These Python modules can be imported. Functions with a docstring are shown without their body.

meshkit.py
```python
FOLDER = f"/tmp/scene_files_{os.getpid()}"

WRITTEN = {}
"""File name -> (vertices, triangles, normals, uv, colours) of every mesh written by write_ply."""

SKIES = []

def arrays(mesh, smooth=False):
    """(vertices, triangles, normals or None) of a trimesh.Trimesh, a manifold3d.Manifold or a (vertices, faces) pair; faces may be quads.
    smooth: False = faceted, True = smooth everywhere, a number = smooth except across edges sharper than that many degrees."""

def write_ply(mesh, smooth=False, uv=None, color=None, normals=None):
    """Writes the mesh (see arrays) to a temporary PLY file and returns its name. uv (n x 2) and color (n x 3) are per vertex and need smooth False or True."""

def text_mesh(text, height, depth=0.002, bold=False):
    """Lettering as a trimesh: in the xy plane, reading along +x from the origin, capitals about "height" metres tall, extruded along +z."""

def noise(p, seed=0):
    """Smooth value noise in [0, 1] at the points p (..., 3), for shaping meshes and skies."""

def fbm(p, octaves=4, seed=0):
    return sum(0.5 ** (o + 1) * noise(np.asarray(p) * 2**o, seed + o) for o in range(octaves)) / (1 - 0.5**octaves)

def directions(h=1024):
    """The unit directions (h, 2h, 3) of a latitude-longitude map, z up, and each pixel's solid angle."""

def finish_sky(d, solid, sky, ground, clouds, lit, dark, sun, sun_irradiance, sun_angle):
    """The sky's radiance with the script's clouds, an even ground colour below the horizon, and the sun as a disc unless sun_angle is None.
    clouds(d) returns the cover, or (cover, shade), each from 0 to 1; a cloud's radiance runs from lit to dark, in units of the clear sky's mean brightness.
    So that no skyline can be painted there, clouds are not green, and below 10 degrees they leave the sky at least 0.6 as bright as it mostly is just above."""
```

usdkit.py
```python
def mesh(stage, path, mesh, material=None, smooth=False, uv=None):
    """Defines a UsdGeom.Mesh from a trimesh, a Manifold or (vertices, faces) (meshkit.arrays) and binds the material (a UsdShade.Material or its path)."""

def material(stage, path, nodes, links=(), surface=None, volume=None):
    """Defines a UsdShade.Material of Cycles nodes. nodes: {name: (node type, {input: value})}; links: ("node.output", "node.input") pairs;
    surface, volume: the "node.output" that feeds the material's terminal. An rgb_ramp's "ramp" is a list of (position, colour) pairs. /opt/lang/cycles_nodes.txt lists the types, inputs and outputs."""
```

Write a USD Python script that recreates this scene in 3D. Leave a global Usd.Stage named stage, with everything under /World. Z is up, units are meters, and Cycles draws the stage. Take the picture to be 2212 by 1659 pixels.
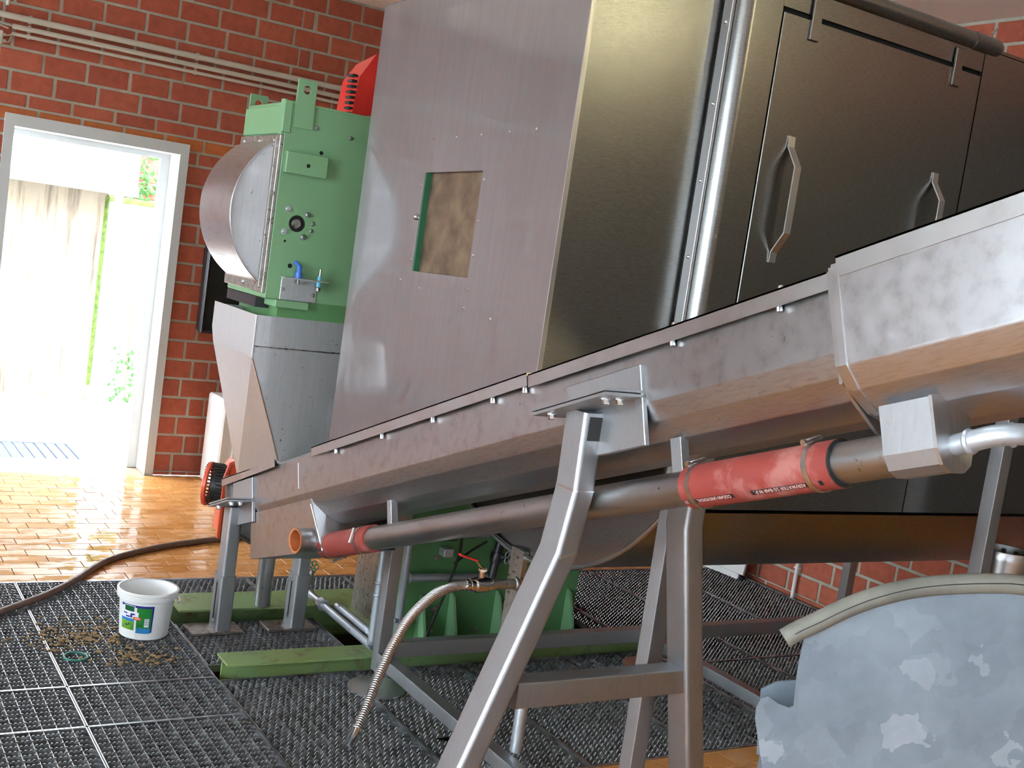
import math, random
import numpy as np, trimesh, usdkit, meshkit
from pxr import Usd, UsdGeom, UsdLux, UsdShade, Gf, Sdf, Vt
from shapely.geometry import Polygon, Point, box as sbox

stage = Usd.Stage.CreateInMemory()
UsdGeom.SetStageUpAxis(stage, 'Z'); UsdGeom.SetStageMetersPerUnit(stage, 1.0)
UsdGeom.Xform.Define(stage, '/World'); UsdGeom.Scope.Define(stage, '/World/Looks')
A = np.array

# ---------------------------------------------------------------- camera, sky, exposure
cam = UsdGeom.Camera.Define(stage, '/World/camera')
YAW, PITCH, ROLL, CAMZ, FPX = 0.56237, 0.10181, 0.14440, 1.6886, 2493.96
_f = A([math.sin(YAW)*math.cos(PITCH), math.cos(YAW)*math.cos(PITCH), -math.sin(PITCH)])
_r = A([math.cos(YAW), -math.sin(YAW), 0.]); _u = np.cross(_r, _f)
_r2 = math.cos(ROLL)*_r + math.sin(ROLL)*_u; _u2 = -math.sin(ROLL)*_r + math.cos(ROLL)*_u
cam.AddTransformOp().Set(Gf.Matrix4d(*_r2, 0, *_u2, 0, *(-_f), 0, 0, 0, CAMZ, 1))
cam.CreateHorizontalApertureAttr(36.0); cam.CreateVerticalApertureAttr(27.0)
cam.CreateFocalLengthAttr(36.0*FPX/2212); cam.CreateClippingRangeAttr(Gf.Vec2f(0.05, 200))
cam.CreateExposureAttr(3.4)

dome = UsdLux.DomeLight.Define(stage, '/World/sky')
dome.CreateIntensityAttr(1.0); dome.CreateColorAttr(Gf.Vec3f(0.86, 0.95, 1.06)); dome.CreateExposureAttr(-0.55)

# ---------------------------------------------------------------- materials
T_ = 'texture_coordinate'
def MAT(name, nodes, links, surface='p.BSDF'):
    return usdkit.material(stage, '/World/Looks/' + name, nodes, links, surface=surface)

def paint(name, c1, c2=None, rough=.5, rough2=None, metal=0., scale=6., detail=4, bump=0., bscale=40., stretch=(1, 1, 1), lo=.35, hi=.65, spec=.5, **kw):
    c2 = c2 or c1
    n = {'t': (T_, {}), 'm': ('mapping', {'scale': stretch}), 'n': ('noise_texture', {'scale': scale, 'detail': detail, 'roughness': .6}),
         'r': ('rgb_ramp', {'ramp': [(0, c1), (lo, c1), (hi, c2), (1, c2)]}),
         'p': ('principled_bsdf', {'metallic': metal, 'roughness': rough, 'specular_ior_level': spec, **kw})}
    l = [('t.object', 'm.vector'), ('m.vector', 'n.vector'), ('n.fac', 'r.fac'), ('r.color', 'p.base_color')]
    if rough2 is not None:
        n['q'] = ('map_range', {'from_min': lo, 'from_max': hi, 'to_min': rough, 'to_max': rough2, 'clamp': True})
        l += [('n.fac', 'q.value'), ('q.result', 'p.roughness')]
    if bump:
        n['bn'] = ('noise_texture', {'scale': bscale, 'detail': 3}); n['b'] = ('bump', {'strength': 1., 'distance': bump})
        l += [('m.vector', 'bn.vector'), ('bn.fac', 'b.height'), ('b.normal', 'p.normal')]
    return MAT(name, n, l)

def spotted(name, base, spot, rough=.5, metal=0., scale=18., cut=.66, soft=.06, streak=(1, 1, .25), base2=None, spec=.5, bump=0.):
    """base colour with stains of a second colour (rust, dirt) that run down the surface"""
    base2 = base2 or tuple(.88*c for c in base)
    n = {'t': (T_, {}), 'm': ('mapping', {'scale': streak}), 'n': ('noise_texture', {'scale': scale, 'detail': 6, 'roughness': .65}),
         'r': ('rgb_ramp', {'ramp': [(0, (0, 0, 0)), (cut, (0, 0, 0)), (cut+soft, (1, 1, 1)), (1, (1, 1, 1))]}),
         'n2': ('noise_texture', {'scale': 3.5, 'detail': 4}), 'r2': ('rgb_ramp', {'ramp': [(.35, base), (.7, base2)]}),
         'x': ('mix_color', {'b': spot}), 'p': ('principled_bsdf', {'roughness': rough, 'metallic': metal, 'specular_ior_level': spec})}
    l = [('t.object', 'm.vector'), ('m.vector', 'n.vector'), ('n.fac', 'r.fac'), ('t.object', 'n2.vector'), ('n2.fac', 'r2.fac'),
         ('r2.color', 'x.a'), ('r.color', 'x.fac'), ('x.result', 'p.base_color')]
    if bump:
        n['bn'] = ('noise_texture', {'scale': 60., 'detail': 3}); n['b'] = ('bump', {'strength': 1., 'distance': bump})
        l += [('t.object', 'bn.vector'), ('bn.fac', 'b.height'), ('b.normal', 'p.normal')]
    return MAT(name, n, l)

def steel(name, c=(.56, .54, .53), rough=.32, sharp=0., grain=(1, 1, 30), gscale=12., wave=0., var=.12, sharp_rough=.05, dirt=0., metal=1.):
    """brushed stainless sheet: rough metal lobe, optionally mixed with a smoother mill-finish lobe, a fine grain and slow waviness"""
    d = tuple(x*(1-var) for x in c)
    n = {'t': (T_, {}), 'm': ('mapping', {'scale': grain}), 'n': ('noise_texture', {'scale': gscale, 'detail': 4, 'roughness': .6}),
         'r': ('rgb_ramp', {'ramp': [(.3, d), (.7, c)]}), 'q': ('map_range', {'from_min': .3, 'from_max': .7, 'to_min': rough*1.12, 'to_max': rough*.88}),
         'p': ('principled_bsdf', {'metallic': metal, 'roughness': rough})}
    l = [('t.object', 'm.vector'), ('m.vector', 'n.vector'), ('n.fac', 'r.fac'), ('n.fac', 'q.value'), ('q.result', 'p.roughness')]
    src = 'r.color'
    if dirt:
        n['dn'] = ('noise_texture', {'scale': 55., 'detail': 5, 'roughness': .7}); n['dr'] = ('rgb_ramp', {'ramp': [(.0, (0, 0, 0)), (.66-dirt*.1, (0, 0, 0)), (.74-dirt*.1, (1, 1, 1)), (1, (1, 1, 1))]})
        n['dx'] = ('mix_color', {'b': (.10, .08, .06)})
        l += [('t.object', 'dn.vector'), ('dn.fac', 'dr.fac'), (src, 'dx.a'), ('dr.color', 'dx.fac')]; src = 'dx.result'
    l += [(src, 'p.base_color')]
    if wave:
        n['wn'] = ('noise_texture', {'scale': 2.2, 'detail': 1.}); n['w'] = ('bump', {'strength': 1., 'distance': wave})
        l += [('t.object', 'wn.vector'), ('wn.fac', 'w.height'), ('w.normal', 'p.normal')]
    if not sharp:
        return MAT(name, n, l)
    n['s'] = ('principled_bsdf', {'metallic': 1., 'roughness': sharp_rough}); n['x'] = ('mix_closure', {'fac': sharp})
    l += [(src, 's.base_color'), ('p.BSDF', 'x.closure1'), ('s.BSDF', 'x.closure2')]
    if wave: l += [('w.normal', 's.normal')]
    return MAT(name, n, l, surface='x.closure')

def varied(name, stops, rough, island=False, bump=.0008, noise=.25, bscale=90.):
    """bricks: each piece takes its own tone"""
    rnd = ('geometry', {}) if island else ('object_info', {})
    n = {'o': rnd, 'r': ('rgb_ramp', {'ramp': stops}), 't': (T_, {}), 'n': ('noise_texture', {'scale': 22., 'detail': 5, 'roughness': .65}),
         'r2': ('rgb_ramp', {'ramp': [(.3, (1-noise,)*3), (.65, (1., 1., 1.))]}), 'x': ('mix_color', {'blend_type': 'multiply', 'fac': 1.}),
         'bn': ('noise_texture', {'scale': bscale, 'detail': 3}), 'b': ('bump', {'strength': 1., 'distance': bump}),
         'p': ('principled_bsdf', {'roughness': rough, 'specular_ior_level': .3})}
    l = [('o.random_per_island' if island else 'o.random', 'r.fac'), ('t.object', 'n.vector'), ('n.fac', 'r2.fac'), ('r.color', 'x.a'), ('r2.color', 'x.b'),
         ('x.result', 'p.base_color'), ('t.object', 'bn.vector'), ('bn.fac', 'b.height'), ('b.normal', 'p.normal')]
    return MAT(name, n, l)

BR = [(0, (.40, .100, .062)), (.3, (.46, .116, .066)), (.6, (.43, .106, .060)), (.85, (.49, .132, .074)), (1, (.38, .098, .066))]
m_brick = varied('brick_red', BR, .75); m_brick_all = varied('brick_red_run', BR, .75, island=True)
m_lintel = varied('brick_orange', [(0, (.50, .15, .048)), (1, (.56, .17, .052))], .7)
m_mortar = paint('mortar', (.36, .345, .285), (.45, .43, .36), .9, scale=14, bump=.002, bscale=70)
m_ceiling = paint('ceiling_paint', (.84, .76, .68), (.86, .79, .70), .9, scale=2)
m_plain = paint('plain_render', (.66, .64, .61), (.72, .70, .67), .9, scale=2)

def wet_tile(name, island):
    rnd = ('geometry', {}) if island else ('object_info', {})
    n = {'o': rnd, 'r': ('rgb_ramp', {'ramp': [(0, (.56, .245, .070)), (.5, (.66, .31, .095)), (1, (.60, .27, .085))]}), 'g': ('geometry', {}),
         'm': ('mapping', {'scale': (1., 2.6, 1.)}), 'n': ('noise_texture', {'scale': 3.2, 'detail': 7, 'roughness': .68}),
         'q': ('map_range', {'from_min': .485, 'from_max': .515, 'to_min': .05, 'to_max': .34, 'clamp': True}),
         'bn': ('noise_texture', {'scale': 30., 'detail': 3}), 'b': ('bump', {'strength': .35, 'distance': .0012}),
         'p': ('principled_bsdf', {'specular_ior_level': .55, 'ior': 1.45})}
    l = [('o.random_per_island' if island else 'o.random', 'r.fac'), ('g.position', 'm.vector'), ('m.vector', 'n.vector'), ('n.fac', 'q.value'), ('q.result', 'p.roughness'),
         ('r.color', 'p.base_color'), ('g.position', 'bn.vector'), ('bn.fac', 'b.height'), ('b.normal', 'p.normal')]
    return MAT(name, n, l)
m_tile, m_tile_all = wet_tile('floor_tile', False), wet_tile('floor_tile_run', True)
m_grout = paint('grout', (.30, .20, .12), (.36, .25, .16), .8, scale=20)
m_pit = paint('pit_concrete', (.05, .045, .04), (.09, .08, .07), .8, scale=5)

m_grate = paint('grate_steel', (.30, .30, .31), (.46, .47, .48), .36, .5, .85, scale=30, detail=3)
m_frame = paint('grate_frame_zinc', (.50, .52, .55), (.62, .64, .67), .30, .42, 1., scale=14)
m_sheet = steel('steel_mill_sheet', (.36, .350, .360), .46, sharp=.38, grain=(6, 6, .5), gscale=9., wave=.006, var=.04, sharp_rough=.05)
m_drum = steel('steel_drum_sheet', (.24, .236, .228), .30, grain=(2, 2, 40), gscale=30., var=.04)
m_trough = steel('steel_trough', (.44, .435, .445), .36, grain=(40, 2, 2), gscale=14., var=.05, dirt=.1)
m_trough2 = steel('steel_trough_upper', (.52, .52, .54), .36, grain=(40, 2, 2), gscale=14., var=.04)
m_side = steel('steel_hopper_side', (.62, .61, .61), .5, grain=(20, 20, 1), gscale=6., var=.05)
m_lid = steel('steel_lid', (.54, .535, .54), .36, grain=(14, 1, 1), gscale=10.)
m_tube = steel('steel_tube', (.40, .405, .42), .50, grain=(30, 30, 2), gscale=9., var=.05)
m_pipe = steel('steel_pipe', (.40, .40, .405), .36, grain=(18, 1, 1), gscale=6., dirt=.35)
m_weld = steel('weld_bead', (.72, .71, .70), .30, grain=(40, 40, 40))
m_hopper = steel('steel_hopper', (.60, .61, .62), .45, metal=.6, sharp=.15, grain=(20, 20, 1), gscale=6., var=.1, dirt=.25)
m_stained = steel('steel_stained', (.46, .43, .39), .42, grain=(4, 4, 2), gscale=8., dirt=1.0, var=.3)
m_darksteel = steel('steel_dark', (.25, .24, .23), .40, grain=(10, 1, 1))
m_bolt = steel('bolt_zinc', (.66, .66, .65), .28, grain=(3, 3, 3))
m_chrome = steel('chrome', (.72, .72, .73), .12, grain=(3, 3, 3))
m_galv = spotted('galvanised_pipe', (.47, .50, .54), (.20, .17, .14), .45, .75, 30., .63, .1, (1, 1, 1), (.36, .39, .43))
m_green = spotted('green_paint', (.185, .36, .185), (.17, .13, .05), .42, 0., 14., .70, .10, (2.5, 2.5, .5), (.17, .335, .172))
m_greend = spotted('green_paint_worn', (.19, .31, .13), (.17, .11, .06), .40, 0., 12., .56, .14, (1, 1, 1), (.23, .30, .10))
m_greenbody = spotted('green_paint_shaded', (.10, .25, .095), (.05, .05, .03), .45, 0., 10., .66, .1, (2, 2, .6))  # same green paint in shade, the darkening put into its colour
m_greenedge = paint('green_jamb', (.012, .10, .045), None, .5)
m_red = paint('red_paint', (.62, .028, .022), (.70, .04, .03), .30, None, 0., 5)
m_redorange = paint('red_orange_paint', (.66, .085, .035), (.72, .10, .045), .36, None, 0., 5)
m_rubber_red = spotted('red_hose_rubber', (.21, .030, .024), (.31, .105, .09), .62, 0., 9., .52, .14, (1, 1, 1), (.25, .030, .020), bump=.0006)
m_stripe = paint('hose_print_black', (.018, .012, .016), None, .6)
m_print = paint('hose_print_letters', (.62, .34, .30), None, .6)
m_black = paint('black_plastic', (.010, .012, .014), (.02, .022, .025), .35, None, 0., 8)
m_blackrub = paint('black_rubber', (.014, .013, .013), None, .6)
m_cab = paint('unseen_cabinet_paint', (.045, .040, .034), None, .5)
m_dark = paint('void_shade', (.006, .006, .006), None, .9)  # near-black that paints the shade inside holes, slots and gaps
m_blue = paint('blue_plastic', (.045, .15, .55), (.06, .19, .62), .35)
m_lightblue = paint('light_blue_plastic', (.10, .42, .62), None, .35)
m_rust = paint('rusty_plate', (.085, .050, .030), (.19, .125, .075), .45, .6, .35, 14, 6)
m_conduit = paint('conduit_plastic', (.50, .485, .41), (.54, .52, .44), .45)
m_white = paint('white_plastic', (.80, .80, .79), (.84, .84, .83), .35, scale=3)
m_whitepaint = paint('white_paint', (.80, .79, .78), None, .5)
m_doorframe = paint('door_frame_paint', (.56, .61, .62), (.59, .64, .65), .45)
m_hosebrown = paint('brown_hose', (.135, .088, .066), (.17, .11, .085), .5, scale=20)
m_rim = paint('rim_rubber', (.105, .103, .088), (.15, .145, .122), .65, scale=12, bump=.001, bscale=50)
m_teal = paint('teal_plastic', (.035, .22, .16), None, .35)
m_debris = varied('plant_debris', [(0, (.30, .20, .10)), (.4, (.20, .13, .07)), (.7, (.42, .30, .16)), (.9, (.12, .08, .05)), (1, (.55, .30, .06))], .8, island=True)
m_concrete = spotted('weathered_concrete', (.20, .165, .125), (.07, .052, .038), .9, 0., 5.5, .50, .20, (2.2, 2.2, .16), (.24, .205, .16))
m_ground = paint('yard_concrete', (.60, .585, .56), (.68, .665, .64), .6, scale=2)
m_render = paint('white_render', (.82, .82, .80), None, .85)
m_slab = paint('slab_edge', (.17, .14, .085), (.21, .17, .11), .9, scale=7)
m_moss = paint('moss', (.045, .085, .012), (.12, .17, .03), .95, scale=16, bump=.01)
m_zincpipe = paint('downpipe_zinc', (.50, .53, .58), None, .4, None, .4)
m_leaf = varied('ivy_leaf', [(0, (.05, .14, .03)), (.6, (.09, .22, .04)), (1, (.16, .30, .06))], .5, island=True)
m_stem = paint('stem', (.14, .10, .05), None, .8)
m_skirt = paint('label_print_green', (.012, .22, .035), None, .4); m_navy = paint('label_print_navy', (.028, .022, .24), None, .4)
m_lblue = paint('label_print_blue', (.03, .22, .52), None, .4); m_lwhite = paint('label_print_white', (.82, .83, .86), None, .4)
m_lime = paint('label_print_lime', (.27, .50, .03), (.06, .26, .03), .4, scale=22); m_lred = paint('label_print_red', (.72, .085, .03), None, .4)
m_lgrey = paint('label_print_grey', (.33, .33, .36), None, .4); m_linkd = paint('label_print_ink', (.05, .05, .09), None, .4)
m_darkgreen = paint('label_print_dark_green', (.008, .10, .035), None, .4)
m_puddle = MAT('clear_film', {'a': ('transparent_bsdf', {'color': (.9, .92, .92)}), 'b': ('glossy_bsdf', {'roughness': .08}), 'f': ('fresnel', {'IOR': 1.6}), 'x': ('mix_closure', {})},
               [('f.fac', 'x.fac'), ('a.BSDF', 'x.closure1'), ('b.BSDF', 'x.closure2')], surface='x.closure')
m_lampglass = MAT('lamp_glass_lit', {'e': ('emission', {'color': (1., .93, .55), 'strength': 12.})}, [], surface='e.emission')
m_opal = paint('opal_lamp_glass', (.72, .70, .62), None, .4)

def spangle():
    n = {'t': (T_, {}), 'd': ('noise_texture', {'scale': 22., 'detail': 4}), 'mx': ('mix_color', {'fac': .07}), 'v': ('voronoi_texture', {'scale': 21., 'randomness': 1.}),
         'sp': ('separate_color', {}), 'r': ('rgb_ramp', {'ramp': [(0, (.205, .245, .29)), (.80, (.235, .28, .325)), (.90, (.255, .30, .345)), (.935, (.31, .355, .40)), (1, (.33, .37, .42))]}),
         'n2': ('noise_texture', {'scale': 5., 'detail': 5, 'roughness': .65}), 'r2': ('rgb_ramp', {'ramp': [(.3, (.50, .52, .54)), (.68, (.82, .82, .83))]}), 'x': ('mix_color', {'blend_type': 'multiply', 'fac': 1., 'use_clamp': False}),
         'p': ('principled_bsdf', {'metallic': .35, 'roughness': .46})}
    l = [('t.object', 'd.vector'), ('t.object', 'mx.a'), ('d.color', 'mx.b'), ('mx.result', 'v.vector'), ('v.color', 'sp.color'), ('sp.r', 'r.fac'),
         ('t.object', 'n2.vector'), ('n2.fac', 'r2.fac'), ('r.color', 'x.a'), ('r2.color', 'x.b'), ('x.result', 'p.base_color')]
    return MAT('galvanised_spangle', n, l)
m_spangle = spangle()
def braid():
    n = {'t': (T_, {}), 'w': ('wave_texture', {'scale': 80., 'bands_direction': 'diagonal'}), 'b': ('bump', {'strength': 1., 'distance': .0012}),
         'r': ('rgb_ramp', {'ramp': [(.0, (.34, .33, .32)), (.6, (.70, .69, .68))]}), 'p': ('principled_bsdf', {'metallic': 1., 'roughness': .3})}
    return MAT('braided_steel', n, [('t.object', 'w.vector'), ('w.fac', 'b.height'), ('b.normal', 'p.normal'), ('w.fac', 'r.fac'), ('r.color', 'p.base_color')])
m_braid = braid()

# ---------------------------------------------------------------- geometry helpers (each returns (vertices, triangles))
def unit(v): v = A(v, float); return v/np.linalg.norm(v)
def cat(ms):
    V, F, n = [], [], 0
    for v, f in ms:
        V.append(np.asarray(v, float)); F.append(np.asarray(f, int)+n); n += len(v)
    return np.vstack(V), np.vstack(F)
def tri(m): return np.array(m.vertices), np.array(m.faces)
_S = np.array([(sx, sy, sz) for sx in (-1, 1) for sy in (-1, 1) for sz in (-1, 1)], float)
def _cham():
    P = []
    for s in _S:
        for k in range(3):
            q = s*.8; q[k] = s[k]; P.append(q)
    return np.array(P)
_CP = _cham(); _h = trimesh.convex.convex_hull(_CP); _CF = None
def _order():
    V = np.array(_h.vertices); idx = [int(np.argmin(np.linalg.norm(_CP-v, axis=1))) for v in V]
    return np.array(idx)[np.array(_h.faces)]
_CF = _order(); _CI = np.array([k for _ in range(8) for k in range(3)]); _CS = np.repeat(_S, 3, axis=0)
def box(x0, x1, y0, y1, z0, z1, b=0.):
    lo, hi = A([x0, y0, z0], float), A([x1, y1, z1], float); c, h = (lo+hi)/2, (hi-lo)/2
    if not b:
        return tri(trimesh.creation.box(extents=2*h, transform=trimesh.transformations.translation_matrix(c)))
    inset = np.where(np.arange(3)[None] == _CI[:, None], 0., b)
    return c + _CS*(h[None]-inset), _CF.copy()
def rect(w, h, r=0., n=4):
    if not r: return A([(-w/2, -h/2), (w/2, -h/2), (w/2, h/2), (-w/2, h/2)])
    P = []
    for cx, cy, a0 in ((w/2-r, -h/2+r, -90), (w/2-r, h/2-r, 0), (-w/2+r, h/2-r, 90), (-w/2+r, -h/2+r, 180)):
        for k in range(n+1):
            a = math.radians(a0+90*k/n); P.append((cx+r*math.cos(a), cy+r*math.sin(a)))
    return A(P)
def circ(r, n=20): a = np.arange(n)*2*np.pi/n; return np.stack([r*np.cos(a), r*np.sin(a)], 1)
def sweep(pts, sec, up=(0, 0, 1), caps=True, scale=None):
    """section swept along a polyline with mitred joints; section x is sideways (dir x up), section y is up"""
    P = A(pts, float); n = len(P); D = [unit(P[i+1]-P[i]) for i in range(n-1)]
    upv = A(up, float); fr = []
    for i, d in enumerate(D):
        if i: upv = upv - 2*0*d
        s = np.cross(d, upv)
        if np.linalg.norm(s) < 1e-4: s = np.cross(d, [0, 1., 0.12])
        s = unit(s); u = np.cross(s, d); fr.append((s, u))
        upv = u
    sec = A(sec, float); k = len(sec); rings = []
    for i in range(n):
        j = min(i, n-2); s, u = fr[j]; d = D[j]
        off = sec[:, :1]*s + sec[:, 1:]*u
        if scale is not None: off = off*scale[i]
        if 0 < i < n-1:
            bn = unit(D[i-1]+D[i]); t = -(off@bn)/(d@bn); off = off + t[:, None]*d
        rings.append(P[i]+off)
    V = np.vstack(rings); F = []
    for i in range(n-1):
        for a in range(k):
            b = (a+1) % k; F += [(i*k+a, i*k+b, (i+1)*k+b), (i*k+a, (i+1)*k+b, (i+1)*k+a)]
    if caps:
        pg = Polygon(sec)
        try:
            cv, cf = trimesh.creation.triangulate_polygon(pg, engine='earcut')
            mp = [int(np.argmin(np.linalg.norm(sec-v, axis=1))) for v in cv]
            for f in cf:
                q = [mp[x] for x in f]; F.append(tuple(q[::-1])); F.append(tuple((n-1)*k+x for x in q))
        except Exception:
            pass
    return V, A(F)
def rod(p0, p1, r, n=16): return sweep([p0, p1], circ(r, n), up=(0, 0, 1) if abs(unit(A(p1)-A(p0))[2]) < .95 else (0, 1, 0))
def arcpath(pts, n=8, k=.5):
    """Catmull-Rom smoothing of a path"""
    P = A(pts, float); Q = np.vstack([2*P[0]-P[1], P, 2*P[-1]-P[-2]]); out = []
    for i in range(1, len(Q)-2):
        for t in np.linspace(0, 1, n, endpoint=False):
            a, b, c, d = Q[i-1], Q[i], Q[i+1], Q[i+2]
            out.append(.5*((2*b)+(-a+c)*t+(2*a-5*b+4*c-d)*t*t+(-a+3*b-3*c+d)*t**3))
    out.append(P[-1]); return A(out)
def prism(poly, O, U, V, W):
    """a 2-D polygon (shapely or points) standing at O with axes U, V, extruded by the vector W"""
    pg = poly if isinstance(poly, Polygon) else Polygon(poly)
    m = trimesh.creation.extrude_polygon(pg, 1.0, engine='earcut'); v = np.array(m.vertices)
    return A(O, float)+v[:, :1]*A(U, float)+v[:, 1:2]*A(V, float)+v[:, 2:]*A(W, float), np.array(m.faces)
def lathe(prof, O, axis=(0, 0, 1), n=28, ref=None):
    ax = unit(axis); x = unit(np.cross(ax, ref if ref is not None else ([1, 0, 0] if abs(ax[0]) < .9 else [0, 1, 0]))); y = np.cross(ax, x)
    a = np.arange(n)*2*np.pi/n; V, F = [], []
    for r, z in prof: V.append(A(O)+ax*z+r*(np.cos(a)[:, None]*x+np.sin(a)[:, None]*y))
    for i in range(len(prof)-1):
        for k in range(n):
            b = (k+1) % n; F += [(i*n+k, i*n+b, (i+1)*n+b), (i*n+k, (i+1)*n+b, (i+1)*n+k)]
    return np.vstack(V), A(F)
def ring(c, axis, R, r, n=36, m=10, a0=0, a1=360, ref=None):
    return lathe([(R+r*math.cos(t), r*math.sin(t)) for t in np.linspace(0, 2*np.pi, m+1)], c, axis, n, ref)
def bolt(p, axis, r=.008, h=.006, n=6):
    p = A(p, float); ax = unit(axis)
    return cat([lathe([(0, 0), (r*1.45, 0), (r*1.45, h*.25), (0, h*.25)], p, ax, 14), lathe([(r, h*.2), (r, h*.95), (r*.85, h*1.15), (0, h*1.15)], p, ax, n)])
def dome_rivet(p, axis, r=.005): return lathe([(r, 0), (r*.9, r*.35), (r*.5, r*.62), (0, r*.7)], p, axis, 10)
def rotz(m, a, c):
    v, f = m; R = A([[math.cos(a), -math.sin(a), 0], [math.sin(a), math.cos(a), 0], [0, 0, 1]]); return (v-A(c))@R.T+A(c), f

# ---------------------------------------------------------------- scene-graph helpers
USED = {}
def path_for(parent, name):
    n = USED.get((parent, name), 0); USED[(parent, name)] = n+1
    return f'{parent}/{name}' + (f'_{n:03d}' if n else '')
def custom(prim, **kw):
    for k, v in kw.items():
        if v: prim.SetCustomDataByKey(k, v)
class Thing:
    def __init__(s, name, label=None, cat=None, base=(0, 0, 0), group=None, kind=None):
        s.path = path_for('/World', name); s.base = A(base, float)
        x = UsdGeom.Xform.Define(stage, s.path); x.AddTranslateOp().Set(Gf.Vec3d(*s.base))
        custom(x.GetPrim(), label=label, category=cat, group=group, kind=kind)
    def part(s, name, m, mat, smooth=False, of=None, label=None, kind=None):
        p = path_for(of or s.path, name); v, f = m
        o = usdkit.mesh(stage, p, (v-s.base, f), mat, smooth=smooth)
        custom(o.GetPrim(), label=label, kind=kind); return p
def single(name, label, catg, m, mat, smooth=False, group=None, kind=None):
    p = path_for('/World', name); v, f = m; base = A([(v[:, 0].min()+v[:, 0].max())/2, (v[:, 1].min()+v[:, 1].max())/2, v[:, 2].min()])
    o = usdkit.mesh(stage, p, (v-base, f), mat, smooth=smooth); UsdGeom.Xformable(o).AddTranslateOp().Set(Gf.Vec3d(*base))
    custom(o.GetPrim(), label=label, category=catg, group=group, kind=kind); return p
def copy_of(src, name, label, catg, base, group=None):
    p = path_for('/World', name); x = UsdGeom.Xform.Define(stage, p)
    x.GetPrim().GetReferences().AddInternalReference(src.path); x.GetPrim().SetInstanceable(True)
    x.ClearXformOpOrder(); op = x.GetPrim().GetAttribute('xformOp:translate')
    x.GetXformOpOrderAttr().Set(['xformOp:translate']); x.GetPrim().CreateAttribute('xformOp:translate', Sdf.ValueTypeNames.Double3).Set(Gf.Vec3d(*base))
    custom(x.GetPrim(), label=label, category=catg, group=group)
S = 'structure'

# ================================================================ THE ROOM
YB, XR, CEIL, XL, YF = 7.476, 5.092, 3.278, -2.6, -3.2
DX0, DX1, DZ = 1.005, 2.035, 2.10              # doorway
rng = random.Random(7)
def course_list():
    c = [(0.0, .020)] + [(.028+.125*j, .028+.125*j+.108) for j in range(16)]
    c += [(2.028, 2.096), (2.111, 2.180), (2.194, 2.262)]
    c += [(.028+.125*j, .028+.125*j+.108) for j in range(18, 26)]
    return c
OFF = {-1: .175}
for j in range(16): OFF[j] = .175 if j % 2 == 0 else .24
TOPOFF = {18: .225, 19: .151, 20: .222, 21: .160, 22: .215, 23: .155, 24: .220, 25: .110}
def brick_spans(ci, x0, x1, off):
    """brick extents along a course"""
    xs = [off+.25*k for k in range(math.floor((x0-off)/.25), math.ceil((x1-off)/.25)+1)]
    return [(max(a+.009, x0), min(b-.009, x1)) for a, b in zip(xs[:-1], xs[1:]) if min(b-.009, x1)-max(a+.009, x0) > .02]
def cut_out(sp, a, b):
    out = []
    for p, q in sp:
        if q <= a or p >= b: out.append((p, q)); continue
        if a-p > .03: out.append((p, a-.004))
        if q-b > .03: out.append((b+.004, q))
    return out
wall = Thing('wall_back', kind=S)
wall.part('mortar_bed', cat([box(XL-.2, DX0, YB+.005, YB+.24, 0, CEIL), box(DX1, XR+.2, YB+.005, YB+.24, 0, CEIL), box(DX0, DX1, YB+.005, YB+.24, DZ, CEIL)]), m_mortar)
rest = []
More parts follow.
